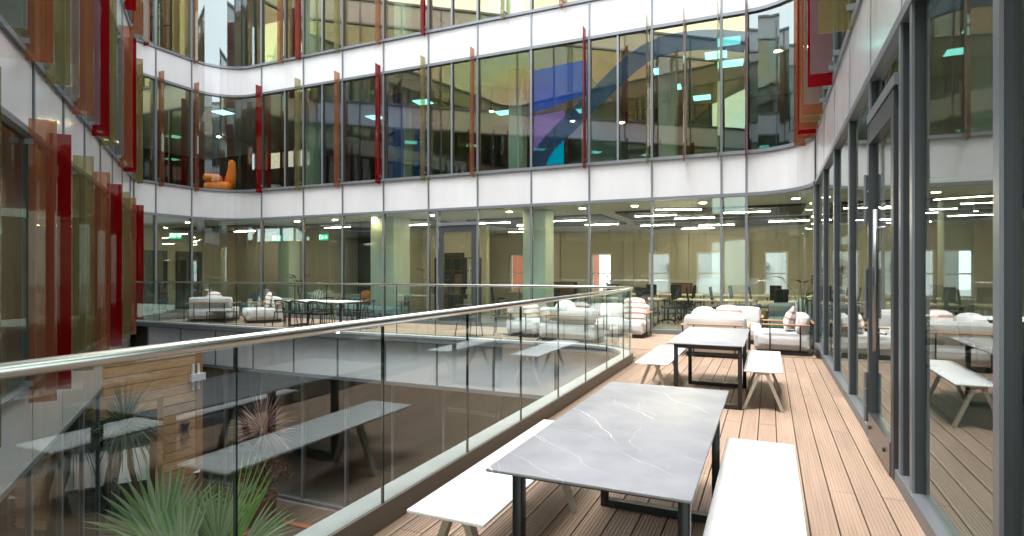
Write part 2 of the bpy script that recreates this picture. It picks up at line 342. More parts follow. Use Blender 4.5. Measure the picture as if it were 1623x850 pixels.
# ------------------------------------------------------------------ plan of the courtyard
def arc(cx, cy, r, a0, a1, n=9):
    return [(cx + r * math.cos(R(a0 + (a1 - a0) * i / n)), cy + r * math.sin(R(a0 + (a1 - a0) * i / n))) for i in range(n + 1)]
class Path:
    def __init__(s, pts, n0=None, n1=None):
        s.p = [Vector(p) for p in pts]; s.n0, s.n1 = n0, n1
        s.c = [0]
        for a, b in zip(s.p, s.p[1:]): s.c.append(s.c[-1] + (b - a).length)
        s.sn = [Vector(((b - a).y, -(b - a).x)).normalized() for a, b in zip(s.p, s.p[1:])]
        s.vn = []
        for i in range(len(s.p)):
            a = s.sn[max(i - 1, 0)]; b = s.sn[min(i, len(s.sn) - 1)]
            s.vn.append((a + b) / (1 + a.dot(b)))
        if n0: s.vn[0] = Vector(n0)
        if n1: s.vn[-1] = Vector(n1)
        s.len = s.c[-1]
    def at(s, d):
        for i, c in enumerate(s.c):
            if abs(c - d) < 1e-5: return s.p[i], s.vn[i]
        i = max(0, min(len(s.sn) - 1, next((k for k in range(len(s.sn)) if s.c[k + 1] > d), len(s.sn) - 1)))
        t = (d - s.c[i]) / (s.c[i + 1] - s.c[i]); return s.p[i].lerp(s.p[i + 1], t), s.sn[i]
    def frame(s, d):
        p, n_ = s.at(d); n_ = n_.normalized(); return p, n_, Vector((-n_.y, n_.x))
    def pts(s, a, b):
        return [s.at(a)] + [(s.p[i], s.vn[i]) for i in range(len(s.p)) if a + 1e-4 < s.c[i] < b - 1e-4] + [s.at(b)]
def strip(mb, path, a, b, z0, z1, o0, o1):
    P = path.pts(a, b); vs = []
    for p, nn in P:
        q0, q1 = p + nn * o0, p + nn * o1
        vs += [(q0.x, q0.y, z0), (q1.x, q1.y, z0), (q1.x, q1.y, z1), (q0.x, q0.y, z1)]
    fs = [(0, 1, 2, 3)]
    for i in range(len(P) - 1):
        k = i * 4
        for j in range(4): fs.append((k + j, k + 4 + j, k + 4 + (j + 1) % 4, k + (j + 1) % 4))
    k = (len(P) - 1) * 4; fs.append((k + 3, k + 2, k + 1, k))
    mb.add(vs, fs); return mb
def strip_obj(name, mat, parent, *a, smooth=False): return strip(MB(), *a).build(name, mat, parent, fix=True)

XR, YM, XL, YC = 0.9, 15.1, -18.3, 11.75             # right facade, rear facade, end wall, left corner
LD = Vector((-0.783, 0.6225)).normalized(); LN = Vector((LD.y, -LD.x))
C1 = Vector((XL, YC)); APEX = C1 - LD * ((XR - XL) / 0.783 * 1.0003)
bis = (LN + Vector((1, 0))); bis = bis / (1 + LN.dot(Vector((1, 0))))
main = Path([(XL, YC), (XL, 13.75)] + arc(-16.95, 13.75, 1.35, 180, 90)[1:] + [(-0.5, YM)] + arc(-0.5, 13.7, 1.4, 90, 0)[1:], n0=bis)
right = Path([(XR, 13.7), (XR, APEX.y)])
leftp = Path([tuple(APEX), tuple(C1)], n1=bis)
void = Path([(-17.72, 11.3), (-3.5, 11.3)] + arc(-3.5, 10.0, 1.3, 90, 0)[1:] + [(-2.2, -1.03)])
SILL = [0.0, 4.45, 8.88, 13.31]; HEAD = [3.45, 7.88, 12.31]
FL0 = -4.4

# ------------------------------------------------------------------ terrace slab, deck boards
poly = [tuple(p) for p in void.p] + [(XR, APEX.y + 0.1), (XR, 13.7)] + [tuple(p) for p in reversed(main.p)][1:] 
bm = bmesh.new(); vs_ = [bm.verts.new((x, y, -0.98)) for x, y in poly]; f = bm.faces.new(vs_)
ex = bmesh.ops.extrude_face_region(bm, geom=[f]); bmesh.ops.translate(bm, vec=(0, 0, 0.945), verts=[g for g in ex['geom'] if isinstance(g, bmesh.types.BMVert)])
bmesh.ops.recalc_face_normals(bm, faces=bm.faces); bmesh.ops.triangulate(bm, faces=[f for f in bm.faces if len(f.verts) > 4])
me = bpy.data.meshes.new('terrace_deck'); bm.to_mesh(me); bm.free(); me.materials.append(M['deck_under'])
deck = struct(put('terrace_deck', me))
PITCH = 0.1665; BW = 0.158
def board_mesh():
    prof = []; ng = 7; x = -BW / 2; g = BW / ng
    prof.append((-BW / 2, -0.026)); prof.append((-BW / 2, -0.003)); prof.append((-BW / 2 + 0.003, 0))
    for i in range(ng):
        a = -BW / 2 + g * i + g * 0.56; 
        if i < ng - 1: prof += [(a, 0), (a + 0.0012, -0.0042), (a + g * 0.44 - 0.0012, -0.0042), (a + g * 0.44, 0)]
    prof += [(BW / 2 - 0.003, 0), (BW / 2, -0.003), (BW / 2, -0.026)]
    k = len(prof); vs = [(x, y, z) for y in (0, 1) for x, z in prof]
    fs = [(i, i + 1, k + i + 1, k + i) for i in range(k - 1)] + [tuple(reversed(range(k))), tuple(range(k, 2 * k))]
    mb = MB(); mb.add(vs, fs); me = mb.mesh('deck_board', 'deck')
    bm = bmesh.new(); bm.from_mesh(me); bmesh.ops.recalc_face_normals(bm, faces=bm.faces); bm.to_mesh(me); bm.free(); return me
bme = board_mesh()
def board(x, y, length, rz=0):
    o = put('deck_board', bme, deck, (x, y, -0.001 + random.uniform(-0.001, 0.001)), rz); o.scale = (1, length, 1); return o
x = XR - 0.085 - 0.002; col = 0
while x > -3.5:
    y0 = APEX.y + 0.4 + (XR - x) * 0.795 if x > -2.1 else -1
    if x - BW / 2 < -2.2:
        d = max(-1.3, x + BW / 2 + 3.5 - 1.3); xx = x + BW / 2 - (-3.5)
        if x + BW / 2 > -2.2 : y0 = 10.0 if x < -2.2 else y0
        if x < -2.2: y0 = 10.0 + math.sqrt(max(0, 1.3 ** 2 - max(0, x - BW / 2 + 3.5) ** 2)) + 0.02
    if x < -2.2 and x - BW/2 < -2.2 and y0 < 9: x -= PITCH; continue
    y = y0; end = 11.90
    cut = [y0] + [c for c in ((3.0, 6.6, 10.2) if col % 2 else (1.2, 4.8, 8.4)) if c > y0 + 0.4] + [end]
    for a, b_ in zip(cut, cut[1:]):
        if b_ - a > 0.05: board(x, a, b_ - a - 0.006)
    x -= PITCH; col += 1
y = 11.30 + PITCH / 2 + 0.02; row = 0
while y < YM - 0.05:
    xs = -18.2 if y > 12.0 else -17.6; xe = (XR - 0.1 if y > 11.99 else -3.42)
    if y > 13.6: xe = min(xe, -0.5 + math.sqrt(max(0, 1.4 ** 2 - (y + BW / 2 - 13.7) ** 2)) - 0.06); xs = max(xs, -16.95 - math.sqrt(max(0, 1.35 ** 2 - (y + BW / 2 - 13.75) ** 2)) + 0.06) if y > 13.75 else xs
    cut = [xs] + [c for c in [-18 + (row % 3) * 1.3 + 3.9 * i for i in range(6)] if xs + 0.5 < c < xe - 0.5] + [xe]
    for a, b_ in zip(cut, cut[1:]): board(b_ - 0.003, y, b_ - a - 0.006, R(90))
    y += PITCH; row += 1

# ------------------------------------------------------------------ office wings: curtain walls
def facade(wing, path, stations, k, z0, z1, ztop, pane_mat='pane', skip=(), sub=(), spand='spandrel', mw=0.062, proud=0.045, bottom=0.075, clear=()):
    """one storey: panes, mullions, head and sill bars, spandrel panels up to ztop"""
    st = stations
    for i, (a, b_) in enumerate(zip(st, st[1:])):
        if i not in skip:
            cuts = [a] + [c for c in sub if a < c < b_] + [b_]
            for c, d in zip(cuts, cuts[1:]): strip_obj('pane', 'pane' if i in clear else pane_mat, wing, path, c + mw / 2 - 0.008, d - mw / 2 + 0.008, z0 + bottom - 0.012, z1 - 0.028, -0.046, -0.030)
        if ztop > z1 + 0.1: strip_obj('spandrel_panel', spand, wing, path, a + 0.021, b_ - 0.021, z1 + 0.05, ztop - 0.006, -0.03, 0.006)
    for s in list(st) + list(sub):
        p, nn, t = path.frame(s); main_m = s in st
        top = ztop if main_m else z1 - 0.03
        for (za, zb, w, pr_) in ([(z0 + bottom, z1 - 0.03, mw, proud), (z1 + 0.05, top, 0.046, proud - 0.012)] if main_m else [(z0 + bottom, z1 - 0.03, mw * 0.9, proud * 0.8)]):
            if zb - za < 0.05: continue
            cap = None
            for (w_, o0, o1, nm, mt) in ((w, pr_ - 0.016, pr_, 'mullion', 'frame'), (w - 0.012, -0.058, pr_ - 0.017, 'gasket', 'frame_dark')):
                a = p - t * w_ / 2; b_ = p + t * w_ / 2
                vs = [(q.x, q.y, z) for z in (za, zb) for q in (a + nn * o0, b_ + nn * o0, b_ + nn * o1, a + nn * o1)]
                o = MB().add(vs, [(0, 3, 2, 1), (4, 5, 6, 7), (0, 1, 5, 4), (1, 2, 6, 5), (2, 3, 7, 6), (3, 0, 4, 7)]).build(nm, mt, cap or wing, fix=True)
                cap = cap or o
    strip_obj('transom', 'frame', wing, path, st[0], st[-1], z1 - 0.03, z1 + 0.05, -0.062, proud + 0.008)
    strip_obj('sill', 'frame', wing, path, st[0], st[-1], z0 - 0.004, z0 + bottom, -0.062, proud + 0.014)
FINMAT = {'r': 'fin_red', 'o': 'fin_orange', 'y': 'fin_olive', 'c': 'fin_clear'}
def fin(wing, path, s, c, z0, z1, depth=0.30, off=0.045):
    p, nn, t = path.frame(s); a = p + nn * off; b_ = p + nn * (off + depth); h = t * 0.008
    vs = [(q.x, q.y, z) for z in (z0, z1) for q in (a - h, b_ - h, b_ + h, a + h)]
    o = MB().add(vs, [(0, 3, 2, 1), (4, 5, 6, 7), (0, 1, 5, 4), (1, 2, 6, 5), (2, 3, 7, 6), (3, 0, 4, 7)]).build('fin', FINMAT[c], wing, fix=True)
    for zb in (z0 + 0.22, z1 - 0.34):                    # clamps holding the glass to the wall
        a2 = p + nn * 0.0; b2 = p + nn * (off + 0.05); h2 = t * 0.016
        vs = [(q.x, q.y, z) for z in (zb, zb + 0.07) for q in (a2 - h2, b2 - h2, b2 + h2, a2 + h2)]
        MB().add(vs, [(0, 3, 2, 1), (4, 5, 6, 7), (0, 1, 5, 4), (1, 2, 6, 5), (2, 3, 7, 6), (3, 0, 4, 7)]).build('clamp', 'frame', o, fix=True)
    return o

wing_m = thing('office_wing', 'rear wing of the office block, glass storeys with white bands behind the dining set', 'building', (-9, YM + 1, 0))
wing_r = thing('office_wing', 'right wing, glass wall running along the deck beside the benches', 'building', (XR + 1, 6, 0))
wing_l = thing('office_wing', 'left wing, facade with the densest row of red and orange glass fins', 'building', (-9, 3, 0))
for w in (wing_m, wing_r, wing_l): w.location = (0, 0, 0)
def sx(X): return main.c[11] + (X + 16.95) if False else None
SB = next(i for i, p in enumerate(main.p) if abs(p.y - YM) < 1e-6)          # start of the straight rear wall
def ms(X): return main.c[SB] + (X - main.p[SB].x)
sEnd = main.c[SB + 1]
st_m = [0.0, 0.72, 2.0, main.c[SB] + 0.5] + [ms(x) for x in (-14.51, -12.83, -11.19, -9.52, -7.83, -6.13, -4.44, -2.77, -1.08)] + [ms(-0.475) if ms(-0.475) < sEnd else sEnd - 0.01, main.len - 0.01]
def dedupe(st): return st
DOOR_M = 8
for k in range(3):
    z0, z1, zt = SILL[k] + (0.012 if k == 0 else 0), HEAD[k], SILL[k + 1]
    sub = [] if k == 0 else [ms(x) for x in (-15.34, -13.685, -8.70, -3.66, -1.95)]
    if k == 0:
        st = st_m
        i = next(j for j, s in enumerate(st) if abs(s - ms(-9.52)) < 1e-6)
        facade(wing_m, main, st, k, z0, z1, zt, 'pane', skip=(i,), bottom=0.09)
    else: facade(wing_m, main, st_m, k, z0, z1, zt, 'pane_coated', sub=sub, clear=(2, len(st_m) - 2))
st_r = [0.0, 13.7 - 11.75, 13.7 - 9.9, 13.7 - 8.11, 13.7 - 6.5, 13.7 - 5.07, 13.7 - 4.70, 13.7 - 3.08, 13.7 - 1.45, 13.7 + 0.15, 13.7 + 1.75, right.len - 0.05]
for k in range(3):
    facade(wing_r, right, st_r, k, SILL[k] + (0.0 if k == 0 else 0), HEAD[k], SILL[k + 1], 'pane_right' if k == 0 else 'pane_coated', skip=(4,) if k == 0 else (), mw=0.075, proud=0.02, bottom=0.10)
LO = (Vector((-8.44, 3.83)) - APEX).dot(LD)
st_l = [LO + k for k in (-8.0, -6.1, -4.3, -2.5, -0.7, 1.1, 2.9, 4.68, 6.46, 8.2, 9.97, 11.75)] + [leftp.len - 0.02]
st_l = [0.6] + [s for s in st_l if s > 0.9]
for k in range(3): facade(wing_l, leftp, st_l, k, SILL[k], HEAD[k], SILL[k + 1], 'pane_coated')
for k in range(1): 
    facade(wing_l, leftp, st_l, -1, FL0, -1.05, -0.004, 'pane_low', mw=0.05, proud=0.012)
# coloured glass fins
COLS = 'oryory'
for k, zb, zt in ((0, -0.14, 3.62), (1, 4.33, 8.03), (2, 8.76, 12.5)):
    offs = {0: [(-6.8, 'y'), (-5.0, 'o'), (-3.2, 'r'), (-1.6, 'y'), (0.72, 'o'), (1.62, 'r'), (3.45, 'y'), (5.3, 'o'), (7.1, 'r'), (8.6, 'y'), (9.9, 'o'), (11.9, 'r')],
            1: [(-6.1, 'r'), (-4.3, 'o'), (-2.5, 'y'), (-0.7, 'c'), (0.55, 'o'), (1.57, 'y'), (2.2, 'c'), (3.44, 'o'), (4.1, 'c'), (5.24, 'r'), (6.23, 'y'), (7.4, 'c'), (9.11, 'o'), (9.95, 'r'), (11.7, 'y')],
            2: [(-5.2, 'o'), (-2.5, 'r'), (0.3, 'y'), (2.2, 'o'), (4.7, 'r'), (6.5, 'y'), (8.2, 'o'), (9.9, 'r'), (11.7, 'o')]}[k]
    for o, c in offs:
        if LO + o > 0.8: fin(wing_l, leftp, LO + o, c, zb, zt)
for k, zb, zt in ((1, 4.36, 8.13), (2, 8.79, 12.55)):
    lst = {1: [(0.10, 'y'), (0.80, 'o'), (2.08, 'o'), (ms(-16.41), 'r'), (ms(-14.62), 'y'), (ms(-12.93), 'o'), (ms(-11.29), 'r'), (ms(-9.62), 'y'), (ms(-7.93), 'o'), (ms(-4.53), 'r'), (ms(-2.86), 'y'), (ms(-1.95), 'o'), (ms(-1.15), 'y'), (ms(-0.52), 'r'), (main.len - 0.6, 'o')],
           2: [(0.30, 'r'), (2.05, 'o'), (ms(-15.4), 'o'), (ms(-14.6), 'r'), (ms(-12.93), 'y'), (ms(-11.29), 'o'), (ms(-9.62), 'r'), (ms(-6.95), 'y'), (ms(-5.2), 'o'), (ms(-2.86), 'r')]}[k]
    for s, c in lst: fin(wing_m, main, s, c, zb, zt, 0.26)
for k, zb, zt in ((1, 4.36, 8.1), (2, 8.8, 12.5)):
    for Y, c in ((13.5, 'o'), (13.05, 'r'), (12.55, 'o'), (11.95, 'y'), (11.5, 'o'), (10.7, 'c'), (9.75, 'r'), (9.1, 'c'), (7.6, 'y'), (6.0, 'o'), (3.9, 'r'), (2.2, 'y'), (0.5, 'o'), (-1.2, 'r')):
        fin(wing_r, right, 13.7 - Y, c, zb, zt, 0.33)
# roofs, floors, ceilings and inner walls
for w, path, dep in ((wing_m, main, 10.9), (wing_r, right, 7.5), (wing_l, leftp, 10.9)):
    strip_obj('coping', 'frame', w, path, 0.02, path.len - 0.02, 13.32, 13.42, -0.4, 0.09)
    strip_obj('roof', 'slab', w, path, 0.02, path.len - 0.02, 12.5, 13.25, -dep, -0.16)
    for k in range(3):
        zc = HEAD[k]; zf = SILL[k]
        if k < 2: strip_obj('floor_slab', 'carpet', w, path, 0.02, path.len - 0.02, zc + 0.06, SILL[k + 1] - 0.02, -dep, -0.13)
        strip_obj('ceiling', 'ceiling', w, path, 0.02, path.len - 0.02, zc - 0.02, zc + 0.05, -dep, -0.16)
    strip_obj('floor_slab', 'carpet', w, path, 0.02, path.len - 0.02, -0.95, 0.0, -dep, -0.13)
for w, path, dep in ((wing_r, right, 7.5), (wing_l, leftp, 7.0)):
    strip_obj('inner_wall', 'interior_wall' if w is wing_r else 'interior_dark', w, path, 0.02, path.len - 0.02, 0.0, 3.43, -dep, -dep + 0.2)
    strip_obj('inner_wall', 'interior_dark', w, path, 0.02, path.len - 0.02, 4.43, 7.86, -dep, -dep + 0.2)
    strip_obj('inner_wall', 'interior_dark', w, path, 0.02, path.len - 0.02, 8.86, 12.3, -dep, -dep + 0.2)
strip_obj('floor_slab', 'stone_floor', wing_l, leftp, 0.02, leftp.len - 0.02, FL0 - 0.3, FL0 + 0.01, -6, -0.13)
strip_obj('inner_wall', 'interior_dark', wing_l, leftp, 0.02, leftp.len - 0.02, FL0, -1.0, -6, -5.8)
strip_obj('ceiling', 'ceiling_raft', wing_l, leftp, 0.02, leftp.len - 0.02, -1.04, -0.97, -6, -0.16)
# rear wing: back wall with sash windows at the open office, partition at the left
YB = 25.8
wins = [(-11.6, -10.65), (-7.5, -6.55), (-4.9, -3.95), (-2.85, -1.85), (-0.2, 0.7), (2.2, 3.2), (4.6, 5.6)]
edges = [-10.4] + [e for w_ in wins[1:] for e in w_] + [8.0]
edges = [-13.5] + [e for w_ in wins for e in w_] + [8.5]
for a, b_ in zip(edges[::2], edges[1::2]): MB().box(a, b_, YB, YB + 0.3, 0, 3.42).build('inner_wall', 'interior_wall', wing_m)
for a, b_ in wins:
    MB().box(a, b_, YB, YB + 0.3, 0, 0.62).build('inner_wall', 'interior_wall', wing_m)
    MB().box(a, b_, YB, YB + 0.3, 2.42, 3.42).build('inner_wall', 'interior_wall', wing_m)
    fr_ = MB().box(a, a + 0.07, YB + 0.05, YB + 0.14, 0.625, 2.415).box(b_ - 0.07, b_, YB + 0.05, YB + 0.14, 0.625, 2.415).box(a + 0.07, b_ - 0.07, YB + 0.05, YB + 0.14, 2.34, 2.415).box(a + 0.07, b_ - 0.07, YB + 0.05, YB + 0.14, 0.625, 0.70).box(a + 0.07, b_ - 0.07, YB + 0.06, YB + 0.13, 1.48, 1.53).build('window', 'window_white', wing_m)
    MB().box(a + 0.06, b_ - 0.06, YB + 0.09, YB + 0.1, 0.69, 2.36).build('pane', 'pane_clear', fr_)
    MB().box(a - 0.08, b_ + 0.08, YB - 0.05, YB - 0.003, 0.56, 0.615).build('sill', 'window_white', fr_)
for (a, b_, y) in ((-29, -17.4, 19.6), (-15.2, -13.62, 19.6), (-13.3, -10.3, 20.6)): MB().box(a, b_, y, y + 0.25, 0, 3.42).build('inner_wall', 'interior_wall', wing_m)
MB().box(-17.39, -15.21, 21.5, 21.7, 0, 3.42).build('inner_wall', 'interior_dark', wing_m)
MB().box(-13.6, -13.3, 20.6, 25.8, 0, 3.42).build('inner_wall', 'interior_wall', wing_m)
MB().box(8.3, 8.5, 7, 25.8, 0, 3.42).build('inner_wall', 'interior_wall', wing_m)
for (a, b_) in ((-12.3, -11.3),):
    yy = 19.6 if a < -15 else 20.6
    d_ = MB().box(a, b_, yy - 0.06, yy - 0.004, 0.0, 2.35).build('inner_door', 'interior_dark', wing_m)
    MB().box(a + 0.15, b_ - 0.15, yy - 0.075, yy - 0.062, 1.2, 2.2).build('pane', 'pane_low', d_)
for (X, Y, w_) in ((-11.88, 16.4, 0.95), (-6.35, 16.2, 0.72), (4.2, 17.5, 0.6), (-17.9, 17.8, 0.6)):
    rbox('column', 'column_white', (w_, w_, 3.42), (X, Y, 1.71), 0.015, wing_m, 1)
for k, (z0, z1) in enumerate(((4.43, 7.86), (8.86, 12.3))):
    MB().box(-29, 8.5, 22.5, 22.7, z0, z1).build('inner_wall', 'interior_wall' if k else 'interior_dark', wing_m)
    for X in (-13, -5.4, 2.4): MB().box(X, X + 0.15, 17.5, 22.5, z0, z1).build('inner_wall', 'interior_wall' if X < -4 else 'interior_dark', wing_m)
    for X in (-15.5, -11.5, -7.2, -2.6): rbox('column', 'column_white', (0.45, 0.45, z1 - z0), (X, 16.6, (z0 + z1) / 2), 0.012, wing_m, 1)
    MB().box(-29.2, -29, 8, 22.7, z0, z1).build('inner_wall', 'interior_dark', wing_m); MB().box(8.5, 8.7, 8, 22.7, z0, z1).build('inner_wall', 'interior_dark', wing_m)
MB().box(-29.2, -29, 8, 25.8, 0, 3.42).build('inner_wall', 'interior_wall', wing_m)
for k in range(3):
    for xa, xb in ((-29.1, -23.2), (3.0, 8.6)): MB().box(xa, xb, 18.2, 25.9, HEAD[k] - 0.03, HEAD[k] + 0.7).build('ceiling', 'ceiling', wing_m)
for z0, z1 in ((0, 3.42), (4.43, 7.86), (8.86, 12.3)):
    MB().box(-29.2, -29, 4, 7.99, z0, z1).build('inner_wall', 'interior_dark', wing_m); MB().box(-29, -21, 3.8, 4, z0, z1).build('inner_wall', 'interior_dark', wing_m)
MB().box(-23.2, -23.0, 9.5, 19.6, 0, 3.42).build('inner_wall', 'interior_wall', wing_m)
for (a, b_) in ((15.2, 16.15), (16.55, 17.75)):
    d_ = MB().box(-22.996, -22.94, a, b_, 0.0, 2.45).build('inner_door', 'interior_dark', wing_m); MB().box(-22.938, -22.925, a + 0.18, b_ - 0.18, 1.15, 2.25).build('pane', 'pane_low', d_)
# recessed dark ceiling rafts in the open office
for (a, b_, c, d) in ((-16.5, -10.8, 17.2, 20.2), (-9.8, -4.9, 18.0, 21.6), (-4.3, 0.9, 17.4, 20.0), (-4.6, 1.2, 21.2, 24.4), (1.6, 6.5, 17.4, 24), (-24, -18.5, 16.4, 19)):
    MB().box(a, b_, c, d, 3.36, 3.424).build('ceiling_raft', 'ceiling_raft', wing_m)
MB().box(-15.2, -12.3, 24.6, 24.8, 0, 3.42).build('inner_wall', 'interior_wall', wing_m)
MB().box(-13.62, -13.3, 19.6, 20.6, 0, 3.42).build('inner_wall', 'interior_wall', wing_m); MB().box(-17.6, -17.4, 19.85, 21.7, 0, 3.42).build('inner_wall', 'interior_wall', wing_m); MB().box(-15.2, -15.0, 19.85, 21.7, 0, 3.42).build('inner_wall', 'interior_wall', wing_m)
# dark band of the room behind the right wall
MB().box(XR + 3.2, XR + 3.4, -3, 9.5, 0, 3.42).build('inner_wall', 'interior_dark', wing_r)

# door in the rear wall
def leaf_door(wing, name, w, h, mat, label=None):
    d = bpy.data.objects.new(name, None); C.objects.link(d); d.parent = wing; return d
X0, X1 = -9.19, -7.86
p0 = MB().box(X0 - 0.035, X0 + 0.03, YM - 0.045, YM + 0.1, 0.1, 3.42).build('mullion', 'frame', wing_m)
MB().box(-9.49, X0 - 0.03, YM + 0.03, YM + 0.05, 0.1, 3.42).build('pane', 'pane', wing_m)
MB().box(X0 + 0.02, X1 + 0.02, YM + 0.03, YM + 0.05, 3.03, 3.42).build('pane', 'pane', wing_m)
MB().box(X0 + 0.03, X1, YM - 0.05, YM + 0.1, 2.97, 3.06).build('transom', 'frame', wing_m)
dd = MB().box(X0 + 0.04, X0 + 0.19, YM - 0.03, YM + 0.05, 0.1, 2.95).box(X1 - 0.17, X1 - 0.02, YM - 0.03, YM + 0.05, 0.1, 2.95).box(X0 + 0.19, X1 - 0.17, YM - 0.03, YM + 0.05, 2.78, 2.95).box(X0 + 0.19, X1 - 0.17, YM - 0.03, YM + 0.05, 0.1, 0.32).build('door', 'frame_dark', wing_m)
dd['label'] = 'dark framed glass door with a tall pull handle'
MB().box(X0 + 0.185, X1 - 0.165, YM, YM + 0.02, 0.31, 2.79).build('pane', 'pane', dd)
MB().tube([(X1 - 0.2, YM - 0.09, 0.75), (X1 - 0.2, YM - 0.09, 1.75)], 0.016, 8).bar((X1 - 0.2, YM - 0.09, 0.85), (X1 - 0.2, YM - 0.03, 0.85), 0.015, 0.015).bar((X1 - 0.2, YM - 0.09, 1.65), (X1 - 0.2, YM - 0.03, 1.65), 0.015, 0.015).build('pull_handle', 'steel', dd)
for z in (0.35, 1.2, 2.25, 2.6): MB().tube([(X0 + 0.055, YM - 0.045, z), (X0 + 0.055, YM - 0.045, z + 0.24)], 0.018, 8).build('hinge', 'steel', dd)
# door in the right wall beside the deck
Ya, Yb = 5.12, 6.46
FX = XR - 0.045
MB().box(FX, XR + 0.1, Ya + 0.0, Yb, 3.0, 3.09).build('transom', 'frame', wing_r)
MB().box(XR + 0.03, XR + 0.05, Ya, Yb, 3.08, 3.43).build('pane', 'pane_right', wing_r)
dr = MB().box(FX + 0.005, XR + 0.05, Yb - 0.09, Yb - 0.005, 0.02, 2.98).box(FX + 0.005, XR + 0.05, Ya + 0.06, Ya + 0.17, 0.02, 2.98).box(FX + 0.005, XR + 0.05, Ya + 0.17, Yb - 0.11, 2.80, 2.98).build('door', 'frame_dark', wing_r)
dr['label'] = 'dark framed glass door with long pull bar and hinge barrel'
kp = MB().box(FX - 0.004, XR + 0.05, Ya + 0.17, Yb - 0.11, 0.02, 0.27).build('kick_plate', 'steel_dark', dr)
MB().box(XR, XR + 0.02, Ya + 0.165, Yb - 0.085, 0.265, 2.81).build('pane', 'pane_right', dr)
MB().tube([(FX - 0.07, Ya + 0.36, 0.95), (FX - 0.07, Ya + 0.36, 2.1)], 0.019, 10).bar((FX - 0.07, Ya + 0.36, 1.1), (FX + 0.0, Ya + 0.3, 1.1), 0.016, 0.016).bar((FX - 0.07, Ya + 0.36, 1.95), (FX, Ya + 0.3, 1.95), 0.016, 0.016).build('pull_handle', 'steel_dark', dr, smooth=True)
for z in (0.16, 1.15, 2.05):
    for q in range(3): MB().tube([(FX - 0.012, Yb - 0.02, z + q * 0.16), (FX - 0.012, Yb - 0.02, z + q * 0.16 + 0.152)], 0.016, 12).build('hinge', 'frame', dr, smooth=False)
for y in (Ya + 0.36, Yb - 0.26): MB().lathe([(0.018, 0), (0.018, 0.012), (0.01, 0.018)], 10).build('bolt', 'gasket', dr, (FX - 0.004, y, 0.16)).rotation_euler = (0, R(-90), 0)
# ------------------------------------------------------------------ terrace edge: kerb, balustrade
kerb = thing('kerb', 'brown metal kerb with pale ledge carrying the glass balustrade round the deck edge', 'kerb')
strip_obj('kerb_face', 'kerb_face', kerb, void, 0.0, void.len, -0.035, 0.15, -0.012, 0.016)
strip_obj('kerb_cap', 'kerb_cap', kerb, void, 0.0, void.len, 0.085, 0.135, 0.02, 0.205)
strip_obj('kerb_fascia', 'frame', kerb, void, 0.0, void.len, -0.02, 0.083, 0.05, 0.20)
# fascia panels under the edge belong to the lower glazing wall
low = thing('courtyard_glazing', 'lower storey glass wall with grey fascia panels under the far terrace', 'wall')
lowp = Path([(-17.25, 11.55), (-3.5, 11.55)] + arc(-3.5, 10.0, 1.55, 90, 0)[1:] + [(-1.95, -0.9)])
ls = [0.45 + 1.42 * i for i in range(16)]; ls = [s for s in ls if s < lowp.len - 0.3] + [lowp.len - 0.2]
for a, b_ in zip(ls, ls[1:]):
    strip_obj('fascia_panel', 'panel_grey', low, lowp, a + 0.03, b_ - 0.03, -0.985, -0.05, 0.30, 0.33)
    strip_obj('pane', 'pane_low', low, lowp, a + 0.02, b_ - 0.02, FL0 + 0.05, -1.10, -0.01, 0.008)
for s in ls:
    p, nn, t = lowp.frame(s)
    for (za, zb, o0, o1, w_) in ((-0.99, -0.05, 0.28, 0.335, 0.055), (FL0 + 0.04, -1.06, -0.08, 0.05, 0.055)):
        a = p - t * w_ / 2; b_ = p + t * w_ / 2
        MB().add([(q.x, q.y, z) for z in (za, zb) for q in (a + nn * o0, b_ + nn * o0, b_ + nn * o1, a + nn * o1)], [(0, 3, 2, 1), (4, 5, 6, 7), (0, 1, 5, 4), (1, 2, 6, 5), (2, 3, 7, 6), (3, 0, 4, 7)]).build('mullion', 'frame', low, fix=True)
strip_obj('transom', 'frame', low, lowp, ls[0], ls[-1], -1.07, -0.99, -0.1, 0.345)
strip_obj('sill', 'frame', low, lowp, ls[0], ls[-1], FL0 + 0.003, FL0 + 0.06, -0.1, 0.06)
strip_obj('inner_wall', 'interior_dark', low, lowp, 0.1, lowp.len - 0.1, FL0, -0.99, -2.9, -2.7)
strip_obj('floor_slab', 'stone_floor', low, lowp, 0.1, lowp.len - 0.1, FL0 - 0.2, FL0 + 0.001, -2.9, -0.12)
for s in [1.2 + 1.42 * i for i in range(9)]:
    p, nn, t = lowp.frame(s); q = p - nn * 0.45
    MB().box(-0.33, 0.33, -0.02, 0.02, -0.22, -0.11).build('lamp', 'lit_patch_glow', low, (q.x, q.y, -1.0), math.atan2(t.y, t.x))  # glowing boxes added in place of lit wall patches, not lamp fixtures
MB().box(-21.2, -21.0, 6, 15.0, FL0, -0.96).build('inner_wall', 'interior_dark', low); MB().box(-21, -17.1, 14.25, 14.45, FL0, -0.96).build('inner_wall', 'interior_dark', low); MB().box(-21, -17.0, 8, 14.25, FL0 - 0.2, FL0).build('floor_slab', 'stone_floor', low)
MB().box(-24.5, -24.3, 2, 10, FL0, -0.96).build('inner_wall', 'interior_dark', wing_l); MB().box(-24.3, -21, 4.6, 4.8, FL0, -0.96).build('inner_wall', 'interior_dark', wing_l)
# the door of the lower wall
i = 6; a, b_ = ls[i + 1], ls[i + 2]
ld = strip_obj('door', 'frame', low, lowp, a + 0.05, b_ - 0.05, -1.62, -1.54, 0.012, 0.05)
pa, na, ta = lowp.frame(b_ - 0.2)
MB().tube([(pa.x + na.x * 0.1, pa.y + na.y * 0.1, FL0 + 0.7), (pa.x + na.x * 0.1, pa.y + na.y * 0.1, FL0 + 1.9)], 0.018, 8).build('pull_handle', 'steel', ld)

